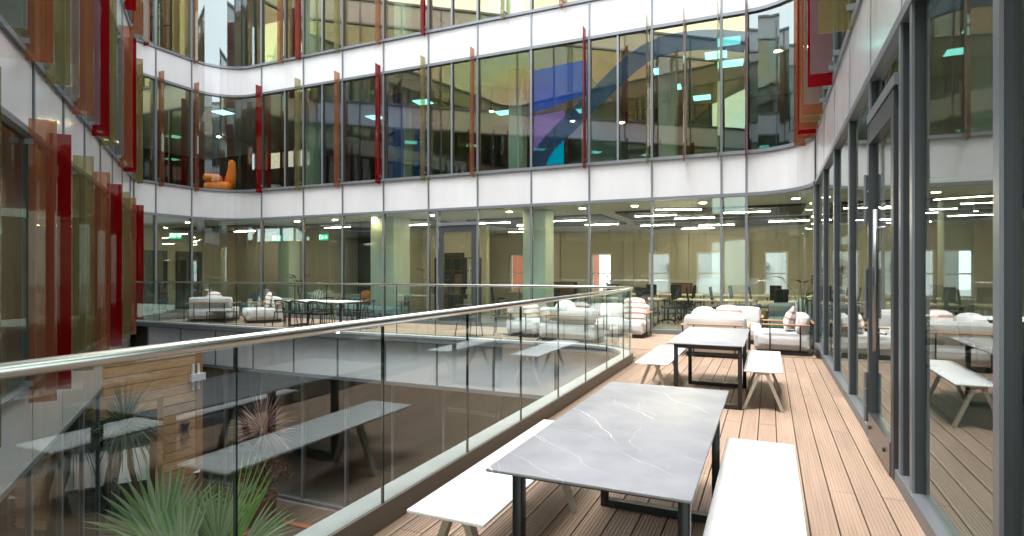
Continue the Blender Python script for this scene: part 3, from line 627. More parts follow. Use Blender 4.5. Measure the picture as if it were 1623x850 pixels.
bal = thing('balustrade', 'frameless glass balustrade with round steel handrail around the opening', 'balustrade')
def sX(x): return void.c[1] - (-3.5 - x)
cs = void.c[1]; ce = void.c[-2]
bs = [0.02] + [sX(x) for x in (-16.4, -15.33, -14.28, -13.235, -12.19, -11.15, -10.1, -9.06, -8.0, -6.94, -5.89, -4.85)] + [cs + 0.15, cs + 1.1, ce + 0.02]
bs += [ce + (10.0 - y) for y in (9.5, 8.42, 7.34, 6.26, 5.17, 4.08, 2.97, 1.88, 0.79, -0.3)] + [void.len - 0.03]
bs = sorted(set(bs))
for a, b_ in zip(bs, bs[1:]):
    if b_ - a < 0.1: continue
    strip_obj('glass_panel', 'balustrade_glass', bal, void, a + 0.0058, b_ - 0.0058, 0.06, 1.255, 0.003, 0.019)
for s in bs[1:-1]:
    for q in (-0.0055, 0.0025): strip_obj('glass_edge', 'glass_edge', bal, void, s + q, s + q + 0.003, 0.137, 1.255, 0.0025, 0.0195)
rail_pts = [(p.x + nn.x * 0.011, p.y + nn.y * 0.011, 1.285) for p, nn in void.pts(0.02, void.len - 0.05)]
# finer arc for the rail
rp = [(-17.7, 11.289, 1.285)] + [(-3.5 + 1.289 * math.sin(R(a)), 10.0 + 1.289 * math.cos(R(a)), 1.285) for a in range(0, 91, 5)] + [(-2.211, -0.98, 1.285)]
MB().tube(rp, 0.027, 18).build('handrail', 'steel', bal, smooth=True)

# ------------------------------------------------------------------ furniture on the deck
TX0, TX1 = -1.13, -0.265
def table(label, y0, y1, f0, f1):
    t = thing('dining_table', label, 'table', ((TX0 + TX1) / 2, (y0 + y1) / 2, 0), 0, 'stone topped tables on the deck')
    hw, hl = (TX1 - TX0) / 2, (y1 - y0) / 2
    rbox('table_top', 'stone_top', (2 * hw, 2 * hl, 0.014), (0, 0, 0.733), 0.004, t, 2)
    cy_ = (y0 + y1) / 2
    for yy in (f0 - cy_, f1 - cy_):
        for s in (-1, 1):
            xx = s * (hw - 0.045 if s > 0 else hw - 0.1)
            rbox('leg', 'black_metal', (0.045, 0.06, 0.725), (xx, yy, 0.3635), 0.004, t, 1)
        xa, xb = -(hw - 0.1), hw - 0.045
        MB().box(xa + 0.024, xb - 0.024, yy - 0.029, yy + 0.029, 0.001, 0.05).build('foot_bar', 'black_metal', t)
        MB().box(xa + 0.024, xb - 0.024, yy - 0.029, yy + 0.029, 0.68, 0.724).build('top_bar', 'black_metal', t)
    for s in (-1, 1): MB().box(s * 0.2 - 0.02, s * 0.2 + 0.02, f0 - cy_ + 0.03, f1 - cy_ - 0.03, 0.69, 0.722).build('long_rail', 'black_metal', t)
    return t
table('grey veined stone table nearest the camera, on black sled legs', 2.25, 4.43, 2.39, 3.87)
table('grey stone table farther from the camera, just in front of the cream sofa', 7.12, 9.29, 7.17, 8.53)
def bench(label, x0, y0, y1, l0, l1):
    w = 0.415; t = thing('bench', label, 'bench', (x0 + w / 2, (y0 + y1) / 2, 0), 0, 'white benches beside the stone tables')
    hl = (y1 - y0) / 2; cy_ = (y0 + y1) / 2
    rbox('seat', 'bench_white', (w, 2 * hl, 0.018), (0, 0, 0.445), 0.004, t, 2)
    MB().box(-0.03, 0.03, l0 - cy_ + 0.02, l1 - cy_ - 0.02, 0.405, 0.4355).build('beam', 'bench_leg', t)
    for yy in (l0 - cy_, l1 - cy_):
        for s in (-1, 1): MB().bar((s * 0.035, yy, 0.432), (s * 0.205, yy, 0.001), 0.036, 0.055, (0, 1, 0), 0.032, 0.045).build('leg', 'bench_leg', t)
        MB().box(-0.07, 0.07, yy - 0.03, yy + 0.03, 0.42, 0.4358).build('leg_bracket', 'bench_leg', t)
    return t
bench('white bench between the near stone table and the glass balustrade', -1.595, 2.33, 4.18, 2.47, 3.68)
bench('white bench cut by the lower frame edge, right of the near stone table', -0.265, 2.15, 4.24, 2.3, 3.7)
bench('white bench left of the far stone table, half hidden behind it', -1.55, 7.27, 9.12, 7.38, 8.5)
bench('white bench right of the far stone table, beside the glass wall', -0.275, 7.2, 9.06, 7.24, 8.4)

# ------------------------------------------------------------------ lounge seats
def lounge(label, loc, rz, w=0.98, d=0.98, left=True, right_=True, fabric='boucle', back='boucle', back_h=0.36, name='lounge_chair', group='cream lounge seats on the terrace'):
    """front of the seat towards local -Y, back at +Y"""
    t = thing(name, label, 'armchair' if w < 1.3 else 'sofa', loc, rz, group)
    MB().box(-w / 2 + 0.05, w / 2 - 0.05, -d / 2 + 0.05, d / 2 - 0.05, 0.02, 0.085).build('plinth', 'black_metal', t)
    rbox('seat', fabric, (w, d, 0.34), (0, 0, 0.255), 0.10, t, 5, puff=0.015)
    rbox('backrest', back, (w - 0.04, 0.22, back_h), (0, d / 2 - 0.13, 0.42 + back_h / 2 - 0.01), 0.09, t, 5, Matrix.Rotation(R(-6), 3, 'X'), puff=0.02)
    for xx in (-w / 2 + 0.2, w / 2 - 0.2): MB().tube([(xx, d / 2 + 0.045, 0.03), (xx, d / 2 + 0.045, 0.60)], 0.012, 8).build('post', 'black_metal', t)
    rbox('back_rail', 'oak', (w - 0.16, 0.05, 0.03), (0, d / 2 + 0.045, 0.61), 0.01, t, 2)
    for s, on in ((-1, left), (1, right_)):
        if not on: continue
        xx = s * (w / 2 + 0.03)
        for yy in (-d / 2 + 0.28, d / 2 - 0.18): MB().tube([(xx, yy, 0.03), (xx, yy, 0.57)], 0.012, 8).build('post', 'black_metal', t)
        rbox('arm_rail', 'oak', (0.055, d * 0.86, 0.03), (xx, 0.06, 0.58), 0.01, t, 2)
        MB().box(xx - 0.012, xx + 0.012, -d / 2 + 0.28, d / 2 + 0.03, 0.03, 0.055).build('base_rail', 'black_metal', t)
    return t
def cushion(label, loc, rz, tilt, mat, size=0.46):
    o = rbox('cushion', mat, (size, 0.10, size), None, 0.05, None, 3, puff=0.055); o.location = loc; o.rotation_euler = (R(tilt), 0, rz)
    return tag(o, label, 'cushion', 'scatter cushions')
# behind the far table: sofa with its back to the camera
lounge('cream sofa with oak back rail, its back to the far stone table', (-0.93, 11.75, 0), R(180), 1.12, 1.0, True, True)
cushion('plain cream cushion lying on the sofa behind the far stone table', (-1.15, 11.72, 0.66), R(182), 14, 'cushion_plain', 0.42)
cushion('pink striped cushion propped at the right on the sofa behind the far stone table', (-0.72, 11.78, 0.68), R(174), 12, 'cushion_pink', 0.46)
lounge('cream armchair facing the camera behind the sofa by the rear glass', (-0.62, 14.1, 0), R(0), 0.9, 0.9, True, True)
lounge('cream armchair turned sideways at the curved glass corner', (0.22, 12.62, 0), R(-90), 0.98, 0.98, True, True)
cushion('pink striped cushion on the sideways armchair at the glass corner', (0.36, 12.52, 0.66), R(-94), -16, 'cushion_pink', 0.44)
# seen through the curved end of the balustrade
s_ = lounge('grey throw covered sofa seen through the curved end of the balustrade', (-4.15, 12.75, 0), R(180), 1.30, 0.98, True, True, back='boucle_grey')
cushion('pale cushion on the throw covered sofa behind the balustrade', (-4.35, 12.80, 0.67), R(182), 10, 'cushion_plain', 0.42)
lounge('white sofa against the rear glass behind the throw covered sofa', (-3.35, 14.2, 0), R(0), 1.25, 0.95)
cushion('large pink striped cushion on the white sofa against the rear glass', (-3.02, 14.12, 0.67), R(3), -14, 'cushion_pink', 0.50)
lounge('white armchair left of the throw covered sofa, seen through the balustrade', (-5.45, 13.35, 0), R(80), 0.9, 0.9)
cushion('small pink striped cushion on the armchair left of the throw covered sofa', (-5.40, 13.30, 0.64), R(60), -14, 'cushion_pink', 0.40)
# far left group
lounge('cream armchair with its back to the camera at the far left of the terrace', (-16.45, 13.2, 0), R(215), 1.28, 1.08)
cushion('cream cushion on the far left armchair that has its back to the camera', (-16.5, 13.2, 0.68), R(210), 10, 'cushion_pink', 0.42)
lounge('cream armchair facing the courtyard, between side table and dining set', (-14.75, 13.55, 0), R(-35), 1.28, 1.05)
cushion('pink lined cushion on the armchair beside the dining set', (-14.72, 13.75, 0.66), R(-30), -14, 'cushion_pink', 0.46)
t = thing('side_table', 'low black side table between the two far left armchairs', 'table', (-15.6, 12.75, 0))
MB().box(-0.42, 0.42, -0.22, 0.22, 0.33, 0.345).build('table_top', 'black_metal', t)
for sx_ in (-1, 1):
    for sy in (-1, 1): MB().box(sx_ * 0.4 - 0.01, sx_ * 0.4 + 0.01, sy * 0.2 - 0.01, sy * 0.2 + 0.01, 0.0, 0.33).build('leg', 'black_metal', t)
# dining set of the far terrace
def far_table(label, loc, rz, w, d, top='bench_white'):
    t = thing('dining_table', label, 'table', loc, rz)
    MB().box(-w / 2, w / 2, -d / 2, d / 2, 0.725, 0.745).build('table_top', top, t)
    for sx_ in (-1, 1):
        for sy in (-1, 1): MB().box(sx_ * (w / 2 - 0.12) - 0.025, sx_ * (w / 2 - 0.12) + 0.025, sy * (d / 2 - 0.06) - 0.03, sy * (d / 2 - 0.06) + 0.03, 0, 0.724).build('leg', 'black_metal', t)
        MB().box(sx_ * (w / 2 - 0.12) - 0.025, sx_ * (w / 2 - 0.12) + 0.025, -d / 2 + 0.09, d / 2 - 0.09, 0, 0.05).build('foot_bar', 'black_metal', t)
    return t
far_table('pale topped dining table among black chairs on the far terrace', (-11.75, 13.0, 0), R(0), 2.1, 0.85)
def make_chair(label):
    """front towards local -Y"""
    t = thing('dining_chair', label, 'chair', (0, 0, 0), 0, 'black metal chairs of the terrace tables')
    rbox('seat', 'black_metal', (0.46, 0.44, 0.025), (0, 0, 0.455), 0.01, t, 2)
    for s in (-1, 1):
        MB().tube([(s * 0.20, -0.19, 0.44), (s * 0.235, -0.24, 0.0)], 0.014, 8).build('leg', 'black_metal', t)
        MB().tube([(s * 0.20, 0.19, 0.44), (s * 0.235, 0.27, 0.0)], 0.014, 8).build('leg', 'black_metal', t)
        MB().tube([(s * 0.215, -0.18, 0.44), (s * 0.25, -0.16, 0.66), (s * 0.255, -0.08, 0.70), (s * 0.25, 0.10, 0.735)], 0.012, 8).build('armrest', 'black_metal', t, smooth=True)
    MB().tube([(-0.25, 0.10, 0.735), (-0.22, 0.22, 0.765), (-0.1, 0.27, 0.785), (0.1, 0.27, 0.785), (0.22, 0.22, 0.765), (0.25, 0.10, 0.735)], 0.02, 8).build('backrest', 'black_metal', t, smooth=True)
    for s in (-1, 1): MB().tube([(s * 0.13, 0.2, 0.45), (s * 0.13, 0.26, 0.78)], 0.011, 8).build('back_post', 'black_metal', t)
    return t
ch0 = make_chair('black metal chair at the left end of the camera side of the far dining table')
ch0.location = (-12.5, 12.3, 0); ch0.rotation_euler = (0, 0, R(178))
for (x, y, rz, lab) in ((-11.85, 12.25, 183, 'middle black metal chair on the camera side of the far dining table'), (-11.2, 12.28, 176, 'black metal chair at the right end of the camera side of the far dining table'),
                        (-12.4, 13.7, 4, 'black metal chair at the left on the glass side of the far dining table'), (-11.75, 13.72, -3, 'middle black metal chair on the glass side of the far dining table'), (-11.1, 13.72, 2, 'black metal chair at the right on the glass side of the far dining table'),
                        (-10.35, 13.05, -88, 'black metal chair at the right head of the far dining table'), (-6.75, 12.55, 170, 'black metal chair standing alone, seen through the balustrade below the pale column'), (-6.15, 13.3, 200, 'black metal chair behind the lone one, near the pale column')):
    dup(ch0, (x, y, 0), R(rz), lab)

# ------------------------------------------------------------------ inside the rear wing, ground storey
def make_strip(label, L):
    t = thing('ceiling_light', label, 'light', (0, 0, 0), 0, 'linear ceiling lights of the open office')
    MB().box(-L / 2, L / 2, -0.03, 0.03, 0.012, 0.055).build('housing', 'frame_dark', t); MB().box(-L / 2 + 0.01, L / 2 - 0.01, -0.018, 0.018, 0.0, 0.0115).build('diffuser', 'strip_light', t)
    return t
sl0 = make_strip('linear strip light on the ceiling of the lit office behind the rear glass', 1.25); first = True
for (x, y, rz) in [(-20.5, 17.9, 0), (-15.4, 17.8, 0), (-13.8, 18.9, 0), (-11.9, 18.0, 0), (-8.9, 18.4, 0), (-8.0, 19.8, 0), (-6.2, 18.6, 0), (-8.6, 21.4, 0), (-5.6, 20.6, 0),
                   (-3.2, 18.0, 0), (-0.6, 18.0, 0), (-2.2, 19.3, 0), (-3.8, 21.8, 0), (-1.8, 22.6, 0), (0.6, 21.8, 0), (-2.6, 24.0, 0), (3.0, 18.4, 0), (4.8, 20.4, 0), (3.2, 22.4, 0), (-2.3, 16.5, 20), (-9.8, 23.0, 0)]:
    z = 3.30
    if first: sl0.location = (x, y, z); sl0.rotation_euler = (0, 0, R(rz)); first = False
    else: dup(sl0, (x, y, z), R(rz), sl0['label'])
dl = thing('downlight', 'round warm downlight glowing on the ceiling near the rear glass', 'light', (-15.6, 15.9, 3.40), 0, 'round downlights along the rear glass')
MB().lathe([(0.11, 0.0), (0.11, 0.02), (0.095, 0.028)], 20).build('trim', 'window_white', dl); MB().lathe([(0.085, -0.006), (0.085, -0.001)], 20).build('lamp', 'warm_lamp', dl)
for X in (-19.6, -13.9, -12.2, -9.95, -7.2, -4.9, -3.4, -1.6, 0.6): dup(dl, (X, 15.95 if X > -18 else 14.6, 3.40), 0, dl['label'])
def exit_sign(label, loc, rz):
    t = thing('exit_sign', label, 'sign', loc, rz)
    MB().box(-0.21, 0.21, -0.02, 0.02, -0.11, 0.11).build('panel', 'exit_green', t)
    # running figure, doorway and arrow
    MB().box(-0.17, -0.15, -0.024, -0.0205, -0.07, 0.08).box(-0.17, -0.08, -0.024, -0.0205, 0.065, 0.08).bar((-0.10, -0.022, -0.06), (-0.04, -0.022, 0.0), 0.02, 0.003, (0, 1, 0)).bar((-0.04, -0.022, 0.0), (-0.02, -0.022, 0.05), 0.03, 0.003, (0, 1, 0)).bar((-0.04, -0.022, 0.0), (0.01, -0.022, -0.06), 0.02, 0.003, (0, 1, 0)).lathe([(0.0001, 0), (0.016, 0.003)], 8).build('running_figure', 'exit_white', t)
    MB().box(0.06, 0.17, -0.024, -0.0205, -0.015, 0.015).bar((0.12, -0.022, 0.05), (0.175, -0.022, 0.0), 0.025, 0.003, (0, 1, 0)).bar((0.12, -0.022, -0.05), (0.175, -0.022, 0.0), 0.025, 0.003, (0, 1, 0)).build('arrow', 'exit_white', t)
    MB().box(-0.005, 0.005, -0.005, 0.005, 0.11, 0.6 if loc[2] < 2.9 else 0.4).build('hanger', 'frame', t)
exit_sign('green exit sign over the meeting room doors at the far left', (-20.3, 14.6, 2.92), R(40))
exit_sign('green exit sign hanging behind the curved corner pane', (-17.0, 16.3, 2.85), 0)
exit_sign('green exit sign hanging left of the black doorway', (-15.0, 16.6, 2.85), 0)
exit_sign('green exit sign above the brick view window', (-10.3, 25.0, 2.8), 0)
# office chairs and desks
def make_office_chair(label, mat):
    t = thing('office_chair', label, 'chair', (0, 0, 0), 0, 'task chairs in the open office')
    rbox('seat', mat, (0.48, 0.46, 0.07), (0, 0, 0.49), 0.03, t, 2)
    rbox('backrest', mat, (0.36, 0.05, 0.54), (0, 0.25, 0.86), 0.02, t, 2, Matrix.Rotation(R(-8), 3, 'X'))
    MB().tube([(0, 0, 0.45), (0, 0, 0.10)], 0.028, 8).build('stem', mat, t)
    mb = MB()
    for i in range(5):
        a = i * 2 * PI / 5; mb.tube([(0, 0, 0.12), (0.3 * math.cos(a), 0.3 * math.sin(a), 0.08)], [0.025, 0.015], 6).box(0.3 * math.cos(a) - 0.025, 0.3 * math.cos(a) + 0.025, 0.3 * math.sin(a) - 0.025, 0.3 * math.sin(a) + 0.025, 0.005, 0.06)
    mb.build('base', mat, t)
    for s in (-1, 1): MB().tube([(s * 0.24, 0.05, 0.46), (s * 0.27, 0.05, 0.68), (s * 0.27, -0.15, 0.69)], 0.018, 6).build('armrest', mat, t)
    return t
def desk(label, loc, w, d, rz=0):
    t = thing('desk', label, 'desk', loc, rz, 'office desks')
    MB().box(-w / 2, w / 2, -d / 2, d / 2, 0.71, 0.735).build('desk_top', 'desk_top', t)
    for sx_ in (-1, 1):
        for sy in (-1, 1): MB().box(sx_ * (w / 2 - 0.05) - 0.02, sx_ * (w / 2 - 0.05) + 0.02, sy * (d / 2 - 0.05) - 0.02, sy * (d / 2 - 0.05) + 0.02, 0.001, 0.709).build('leg', 'black_metal', t)
    return t
desk('long office desk behind the post right of the balustrade end', (-4.35, 18.5, 0), 2.6, 1.3)
desk('office desk behind the cream sofa, below the white arched house', (-1.55, 18.6, 0), 2.2, 1.4)
desk('office desk at the right below the corner window of the office', (0.9, 17.9, 0), 2.4, 1.5)
desk('office desk deep in the room right of the pale column', (-4.2, 22.2, 0), 4.0, 1.3)
desk('office desk deep in the room below the right windows', (0.6, 22.4, 0), 4.2, 1.3)
desk('office desk in the room behind the right glass wall', (3.0, 10.3, 0), 1.4, 4.0)
oc = make_office_chair('dark task chair nearest the glass at the long desk, on a five star base', 'chair_black'); oc.location = (-4.0, 16.9, 0); oc.rotation_euler = (0, 0, R(215))
for (x, y, rz, lab) in ((-2.85, 18.2, -80, 'first of the row of task chairs along the right end of the long desk'), (-2.45, 18.9, -85, 'second of the row of task chairs beyond the long desk'), (-2.55, 20.2, -80, 'third task chair, farthest of the row beyond the long desk'),
                        (-4.9, 19.6, 10, 'task chair behind the long desk, its back to the windows'), (-1.95, 17.7, 95, 'left task chair in front of the desk below the arched house'), (-1.35, 18.4, 88, 'right task chair in front of the desk below the arched house'),
                        (-0.9, 20.2, 80, 'task chair behind the desk below the arched house'), (-0.3, 19.6, 95, 'task chair deep in the office between the two right windows'), (1.9, 18.9, -60, 'task chair at the right end of the desk in the corner'), (2.1, 17.7, -100, 'task chair beside the curved corner pane'),
                        (-7.6, 18.9, 150, 'dark task chair below the brick view window'), (-7.0, 19.6, 30, 'dark task chair behind the one below the brick view window'), (-22.0, 15.2, 160, 'task chair in the corner room at the far left'), (2.5, 9.0, 60, 'task chair behind the right glass wall near the sofa reflection'), (2.2, 11.0, 100, 'task chair behind the right glass wall at the far end of its desk')):
    dup(oc, (x, y, 0), R(rz), lab)
for (x, y, rz, lab) in ((-3.3, 16.9, 170, 'task chair close behind the glass right of the balustrade end'), (0.2, 17.0, 200, 'task chair between the sofa back and the corner desk'), (-5.3, 21.2, 175, 'task chair at the deep desk right of the pale column, left end'), (-3.9, 21.3, 185, 'task chair at the deep desk right of the pale column, middle'), (-3.0, 21.2, 180, 'task chair at the deep desk right of the pale column, right end'), (0.2, 21.4, 178, 'task chair at the deep desk below the right windows, left'), (1.6, 21.4, 186, 'task chair at the deep desk below the right windows, right'), (-8.3, 17.6, 120, 'dark task chair close behind the glass right of the dark door')):
    dup(oc, (x, y, 0), R(rz), lab)
for X in (-12.9, -9.2, -5.75, -3.4, -0.95, 1.5, 3.9): MB().box(X - 0.22, X + 0.22, YB - 0.16, YB - 0.002, 0, 3.36).build('pilaster', 'interior_wall', wing_m)
for i, (X, Y, w_, h_) in enumerate(((-8.9, 25.35, 1.6, 1.1), (-5.75, 25.35, 1.1, 0.9), (-3.4, 25.35, 0.8, 1.1))):
    t = thing('cabinet', ('dark low cabinet below the wall between the brick view windows', 'dark low cabinet left of the third back window', 'dark low cabinet between the two middle back windows')[i], 'cabinet', (X, Y, 0), 0, 'low cabinets along the back wall')
    MB().box(-w_ / 2, w_ / 2, -0.24, 0.24, 0.001, h_).build('carcass', 'interior_dark', t)
    for q in range(2): MB().box(-w_ / 2 + 0.02 + q * w_ / 2, -0.02 + q * w_ / 2, -0.262, -0.242, 0.06, h_ - 0.04).build('cabinet_door', 'wood_mid', t)
# shelving room divider seen through the dark door
t = thing('shelf_unit', 'black open shelving with books and plants behind the dark door', 'shelf', (-10.65, 18.9, 0))
for X in (-0.9, -0.3, 0.3, 0.9): MB().box(X - 0.015, X + 0.015, -0.16, 0.16, 0, 2.1).build('upright', 'black_metal', t)
for z in (0.05, 0.72, 1.1, 1.6, 2.08): MB().box(-0.884, 0.884, -0.15, 0.15, z, z + 0.025).build('shelf', 'wood_mid', t)
for (x, z, w_, h_) in ((-0.55, 0.745, 0.35, 0.25), (0.05, 0.745, 0.25, 0.28), (0.6, 0.745, 0.4, 0.2), (0.1, 1.125, 0.3, 0.36), (-0.55, 0.075, 0.5, 0.5), (0.55, 0.075, 0.5, 0.5)):
    MB().box(x - w_ / 2, x + w_ / 2, -0.12, 0.12, z, z + h_).build('storage_box', 'wood_mid' if x < 0.3 else 'desk_top', t)

# ------------------------------------------------------------------ plants
def blade(mb, base, d, up, length, width, droop=0.0, fold=0.25, seg=3):
    """one narrow pointed leaf, folded along its rib"""
    d = Vector(d).normalized(); r = d.cross(Vector(up))
    if r.length < 1e-3: r = d.cross(Vector((0.3, 1, 0.2)))
    r.normalize(); u = r.cross(d); vs = []; p = Vector(base)
    for i in range(seg + 1):
        t = i / seg; w = width * (0.55 + 1.1 * t - 1.63 * t * t) if i < seg else 0.002
        w = max(w, 0.001); q = Vector(base) + d * length * t - Vector((0, 0, 1)) * droop * length * t * t
        vs += [q - r * w / 2 + u * w * fold, q, q + r * w / 2 + u * w * fold]
    fs = []
    for i in range(seg):
        k = i * 3; fs += [(k, k + 1, k + 4, k + 3), (k + 1, k + 2, k + 5, k + 4)]
    mb.add(vs, fs)
def fan_leaf(parent, hub, axis, normal, length, spread, nb=22, mat='palm_leaf', petiole=None, droop=0.05, seed=0):
    """pleated fan: segments joined to about half their length, then split into pointed, slightly drooping tips"""
    rnd = random.Random(seed); ax = Vector(axis).normalized(); nr = Vector(normal); nr = (nr - ax * nr.dot(ax)).normalized(); sd_ = ax.cross(nr)
    mb = MB(); hub = Vector(hub); da = R(spread) / nb
    for i in range(nb):
        a = R(-spread / 2) + da * (i + 0.5) + rnd.uniform(-0.012, 0.012)
        lift = 0.16 * abs(math.sin(a)) + rnd.uniform(-0.03, 0.03)
        L = length * (0.80 + 0.20 * math.cos(a)) * rnd.uniform(0.9, 1.06); split = rnd.uniform(0.50, 0.66); dr = droop + rnd.uniform(0, 0.10)
        vs = []; bend = rnd.uniform(-0.05, 0.05)
        for t in (0.03, split * 0.5, split, (1 + split) / 2, 0.88, 1.0):
            r_ = L * t; hw = min(r_, L * split) * math.tan(da / 2) * 1.04
            if t > split: hw *= max(0.0, 1 - ((t - split) / (1 - split)) ** 1.3)
            hw = max(hw, 0.0008); aa = a + bend * max(0, t - split)
            def P(ang): return hub + (ax * math.cos(ang) + sd_ * math.sin(ang)) * r_ + nr * lift * r_ * t
            dn = Vector((0, 0, -1)) * dr * L * max(0, t - 0.3) ** 2
            dd_ = (ax * -math.sin(aa) + sd_ * math.cos(aa)) * hw
            c_ = P(aa) + dn; vs += [c_ - dd_ + nr * hw * 0.55, c_, c_ + dd_ + nr * hw * 0.55]
        mb.add(vs, [f for k in range(0, 15, 3) for f in ((k, k + 1, k + 4, k + 3), (k + 1, k + 2, k + 5, k + 4))])
    o = mb.build('leaf', mat, parent)
    if petiole is not None: MB().tube([petiole, (Vector(petiole) + hub) / 2 + Vector((0, 0, 0.03)), hub], [0.016, 0.012, 0.010], 6).build('stalk', 'shrub_leaf', o)
    return o
def W(px_, py_, dist):
    th = R(24.03); u = (px_ - 811) / 915 * dist; return Vector((-math.sin(th) * dist + math.cos(th) * u, math.cos(th) * dist + math.sin(th) * u, 1.6 - (py_ - 430) / 915 * dist))
# fan palm below the balustrade, its crown just under the terrace
crown = Vector((-5.25, 3.75, -1.85))
palm = thing('fan_palm', 'bright green fan palm rising in front of the balustrade at the bottom edge', 'palm', (-5.25, 3.75, FL0))
palm_l = []
MB().tube([(0, 0, 0), (0.05, 0.03, 0.9), (0.0, 0.02, 1.8), (0.0, 0.0, 2.5)], [0.15, 0.12, 0.11, 0.13], 12).build('trunk', 'bark', palm, smooth=True)
camdir = Vector((0.70, -0.40, 0.55))
rt = Vector((0.913, 0.407, 0)); upv = Vector((0, 0, 1))
def palm_leaf(hx, hy, dist, ang, length, spread, nb, mat='palm_leaf', face=camdir, seed=0, droop=0.05):
    hub = W(hx, hy, dist); ax = rt * math.sin(R(ang)) + upv * math.cos(R(ang)) + Vector((0.1, -0.2, 0)) * 0.3
    o = fan_leaf(palm, hub - palm.location, ax, face, length, spread, nb, mat, crown - palm.location, droop, seed); return o
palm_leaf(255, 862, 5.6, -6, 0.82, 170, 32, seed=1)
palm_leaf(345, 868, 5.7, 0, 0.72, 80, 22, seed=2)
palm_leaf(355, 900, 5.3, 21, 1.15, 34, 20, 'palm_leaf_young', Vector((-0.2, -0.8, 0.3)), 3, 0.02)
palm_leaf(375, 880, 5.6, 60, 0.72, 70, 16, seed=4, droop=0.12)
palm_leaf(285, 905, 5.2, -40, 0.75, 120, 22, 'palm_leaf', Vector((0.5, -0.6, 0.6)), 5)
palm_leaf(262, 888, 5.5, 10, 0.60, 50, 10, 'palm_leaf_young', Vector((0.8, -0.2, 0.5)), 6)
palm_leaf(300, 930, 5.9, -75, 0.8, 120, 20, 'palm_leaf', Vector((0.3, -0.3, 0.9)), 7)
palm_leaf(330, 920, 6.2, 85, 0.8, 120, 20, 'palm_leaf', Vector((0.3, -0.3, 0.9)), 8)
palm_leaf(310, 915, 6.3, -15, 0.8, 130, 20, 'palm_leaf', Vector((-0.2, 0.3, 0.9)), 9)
def rosette(name, label, cat, base, trunk, cc, rad, nb, width, mat, droop, seed, up_only=0.25):
    rnd = random.Random(seed); t = thing(name, label, cat, base); b0 = Vector(base)
    MB().tube([Vector(p) for p in trunk], [0.07 - 0.02 * i / (len(trunk) - 1) for i in range(len(trunk))], 8).build('trunk', 'bark', t, smooth=True)
    mb = MB()
    for i in range(nb):
        a = rnd.uniform(0, 2 * PI); z = rnd.uniform(-up_only, 1)
        d = Vector((math.cos(a) * math.sqrt(1 - z * z), math.sin(a) * math.sqrt(1 - z * z), z))
        blade(mb, Vector(cc) + d * 0.04 + Vector((0, 0, rnd.uniform(-0.12, 0.1))), d, (0, 0, 1), rad * rnd.uniform(0.7, 1.08), width, droop * (1 - z) * rnd.uniform(0.5, 1.3), 0.3, 4)
    mb.build('crown', mat, t); return t
rosette('yucca_tree', 'dark green yucca with bent trunk in front of the timber portal opening', 'tree', (-12.95, 8.45, FL0), [(0, 0, 0), (0.10, 0, 0.4), (-0.10, 0.05, 0.9), (-0.32, 0.0, 1.6), (-0.38, 0, 2.45)], (-0.38, -0.1, 2.5), 1.0, 240, 0.038, 'yucca_leaf', 0.75, 11, 0.45)
# potted cordyline with pink shrub under it
t = thing('planter', 'tall brown planter holding the purple spiky cordyline', 'planter', (-10.82, 9.95, FL0))
MB().lathe([(0.24, 0), (0.25, 0.02), (0.32, 0.72), (0.34, 0.74), (0.34, 0.80), (0.30, 0.80), (0.29, 0.72)], 20).build('pot', 'terracotta', t, smooth=False); MB().lathe([(0.28, 0.70), (0.28, 0.74)], 16).build('soil', 'soil', t)
rosette('cordyline', 'purple brown spiky cordyline rising from the brown planter', 'plant', (-10.82, 9.95, FL0 + 0.74), [(0, 0, 0), (0.02, 0, 0.7), (0.0, 0, 1.5)], (0, 0, 1.52), 0.86, 170, 0.045, 'cordyline_leaf', 0.30, 12, 0.15)
def shrub(name, label, base, r, h, nl, ls_, mat, seed, stems=7):
    rnd = random.Random(seed); t = thing(name, label, 'shrub', base); mb = MB(); st = MB()
    for i in range(stems):
        a = rnd.uniform(0, 2 * PI); q = rnd.uniform(0.2, 0.9) * r; st.tube([(0, 0, 0), (math.cos(a) * q * 0.5, math.sin(a) * q * 0.5, h * 0.5), (math.cos(a) * q, math.sin(a) * q, h * 0.9)], [0.012, 0.008, 0.004], 5)
    st.build('stems', 'bark', t)
    cl_ = [(rnd.uniform(0, 2 * PI), rnd.uniform(0.1, 1) * r * 0.85, rnd.uniform(0.25, 1.0) * h, rnd.uniform(0.3, 0.5) * r) for _ in range(14)]
    for i in range(nl):
        a, q, z, rr = rnd.choice(cl_); d = Vector((rnd.gauss(0, 1), rnd.gauss(0, 1), rnd.gauss(0, 1) + 0.2)).normalized()
        p = Vector((math.cos(a) * q, math.sin(a) * q, z)) + d * rr * rnd.uniform(0.3, 1)
        if p.z < 0.02: p.z = 0.05
        blade(mb, p, (d + Vector((rnd.uniform(-.6, .6), rnd.uniform(-.6, .6), rnd.uniform(-.3, .6)))), (0, 0, 1), ls_ * rnd.uniform(0.7, 1.3), ls_ * 0.34, 0.15, 0.2, 2)
    mb.build('foliage', mat, t); return t
shrub('flowering_shrub', 'pink flowering shrub spilling over the rim of the brown planter', (-10.82, 9.95, FL0 + 0.745), 0.58, 0.85, 1100, 0.075, 'pink_leaf', 21)
shrub('low_shrub', 'yellow green low shrub at the foot of the timber pillar', (-11.75, 9.5, FL0 + 0.2), 0.5, 0.55, 700, 0.10, 'shrub_leaf', 22)
shrub('low_shrub', 'green low shrub by the left glass wall at the bottom left', (-9.9, 6.2, FL0), 0.7, 0.7, 900, 0.13, 'shrub_leaf', 23)
